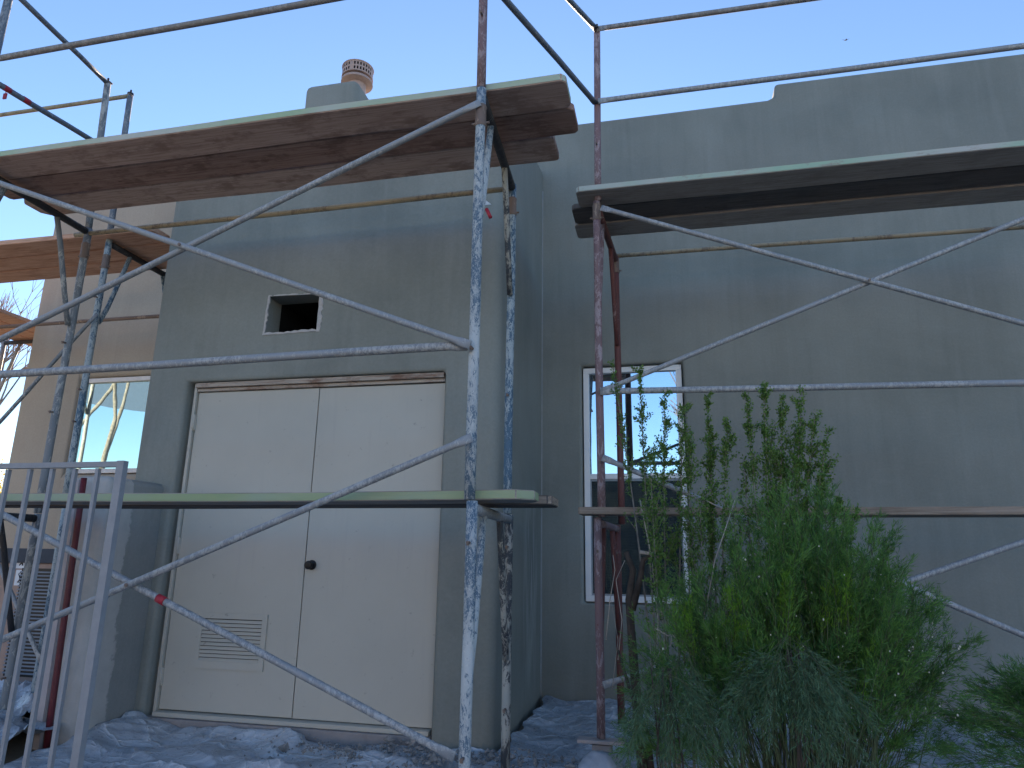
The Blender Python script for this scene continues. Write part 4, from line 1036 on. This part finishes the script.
bare_tree('bare reddish tree behind the far left corner of the house', -12.4, 9.6, 7.5, 3, M_bark_grey, M_bark_tan, depth=6, r0=.09, spread=.5)
bare_tree('second bare reddish tree at the left edge, farther back', -16.5, 13.5, 9, 8, M_bark_grey, M_bark_tan, depth=6, r0=.1, spread=.5)
bare_tree('bare tree behind the photographer, mirrored in the small window', -13.6, -2.8, 9, 21, M_bark_grey, depth=4, r0=.08, spread=.35, fork=.5)
bare_tree('slim bare tree behind the photographer, also mirrored in the small window', -16.9, -4.9, 9, 22, M_bark_grey, depth=4, r0=.09, spread=.35, fork=.5)
bare_tree('bare tree behind the photographer, mirrored in the big window', 1.5, -9, 8, 25, M_bark_grey, depth=5, r0=.12, spread=.5)
# yellow bush at far left
yb_ = empty('yellow_bush', (-13.75, 12.0, 0), 'sunlit yellow green bush at the left edge under the mountain', 'bush')
LV = Leaves(); n_ = 9000
ang = unit(rng.normal(size=(n_, 3))); rad = rng.random(n_)**.35
pos = np.array([-13.75, 12.0, 1.75])+ang*rad[:, None]*np.array([1.1, 1.1, 1.15])*(1+.18*np.sin(ang[:, :1]*7+ang[:, 2:]*9)); pos[:, 2] = pos[:, 2].clip(.1)
LV.blades(pos, unit(rng.normal(size=(n_, 3))+np.array([0, 0, .6])), rng.uniform(.03, .07, n_), rng.uniform(.01, .018, n_), rng.normal(.5, .3, n_)); LV.build('foliage', M_yellow, yb_)
bm = B()
for k in range(9): add_stem(bm, [np.array([-13.75+rng.normal(0, .1), 12+rng.normal(0, .1), 0]), np.array([-13.75+rng.normal(0, .3), 12+rng.normal(0, .3), .9]), np.array([-13.75+rng.normal(0, .6), 12+rng.normal(0, .6), 2.0])], .02, .006, 6)
fin(bm, 'stems', M_bark_grey, yb_)
# unseen blue panel added to darken the upper reflection in the small window
bm = B(); vv = [bm.verts.new(v) for v in ((-30, -9, 9.2), (-30, -9, 7.9), (-12, -9, 5.0), (-12, -9, 9.6), (-30, -9.05, 9.2), (-30, -9.05, 7.9), (-12, -9.05, 5.0), (-12, -9.05, 9.6))]
bm.faces.new(vv[:4]); bm.faces.new(vv[4:][::-1])
for i in range(4): bm.faces.new((vv[i], vv[(i+1) % 4], vv[4+(i+1) % 4], vv[4+i]))
refl_panel = empty('reflection_panel', (-21, -9, 0), 'unseen blue panel on two poles, added to darken the small window reflection', 'shade cloth')
fin(bm, 'backdrop', M_reflpanel, refl_panel)
for x in (-30, -12): bm = B(); tube(bm, [(x, -9.1, 0), (x, -9.1, 9.6)], .08, 10); fin(bm, 'pole', M_galv_rail, refl_panel)
# neighbouring houses behind the photographer, mirrored low in the windows
def neighbour(label, x0, x1, y0, y1, h, mat):
    hs = empty('neighbour_house', ((x0+x1)/2, y1, 0), label, 'house', 'houses behind the photographer')
    o_ = H
    bm = B(); box(bm, x0, x1, y0, y1, G-.2, h-o_, 0, .05); wl = fin(bm, 'wall', mat, hs)
    bm = B(); box(bm, x0-.3, x1+.3, y0-.3, y1+.3, h-o_+.004, h-o_+.25, 0, .04); fin(bm, 'roof', M_roof, hs)
    for k in range(3):
        xc = x0+(x1-x0)*(k+.5)/3; bm = B()
        box(bm, xc-.7, xc+.7, y1+.003, y1+.05, .3, 1.5, 0, .01); wn = fin(bm, 'window', M_vinyl, hs)
        bm = B(); box(bm, xc-.62, xc+.62, y1+.052, y1+.056, .38, 1.42); fin(bm, 'window_pane', M_glass_low, wn)
M_nb = plain('sunlit_house_paint', (.5, .45, .35), .9, bump=.2)
M_nb2 = plain('pale_house_paint', (.55, .51, .44), .9, bump=.2)
neighbour('tan flat roofed house behind the photographer, mirrored low in the big window', -9, 7, -30, -19, 4.1, M_nb)
neighbour('pale flat roofed house behind the photographer, beyond the blue panel', -34, -14, -32, -21, 4.0, M_nb2)
neighbour('pale flat roofed house behind the photographer, far to the right', 12, 28, -30, -20, 4.2, M_nb2)
# bird
bp_ = at(846, 40, 60); bm = B()
vv = [bm.verts.new(bp_+Vector(q)) for q in ((-.35, 0, .12), (-.1, .08, .02), (0, .1, 0), (.1, .08, .02), (.35, 0, .14), (.08, -.05, -.02), (0, -.25, -.03), (-.08, -.05, -.02), (0, 0, -.07))]
bm.faces.new((vv[0], vv[1], vv[7])); bm.faces.new((vv[4], vv[5], vv[3])); bm.faces.new((vv[1], vv[2], vv[3], vv[5], vv[6], vv[7])); bm.faces.new((vv[7], vv[6], vv[8])); bm.faces.new((vv[6], vv[5], vv[8])); bm.faces.new((vv[1], vv[7], vv[8])); bm.faces.new((vv[5], vv[3], vv[8]))
tag(fin(bm, 'bird', M_bird, None, bp_), 'tiny dark bird flying high in the blue sky at upper right', 'bird')
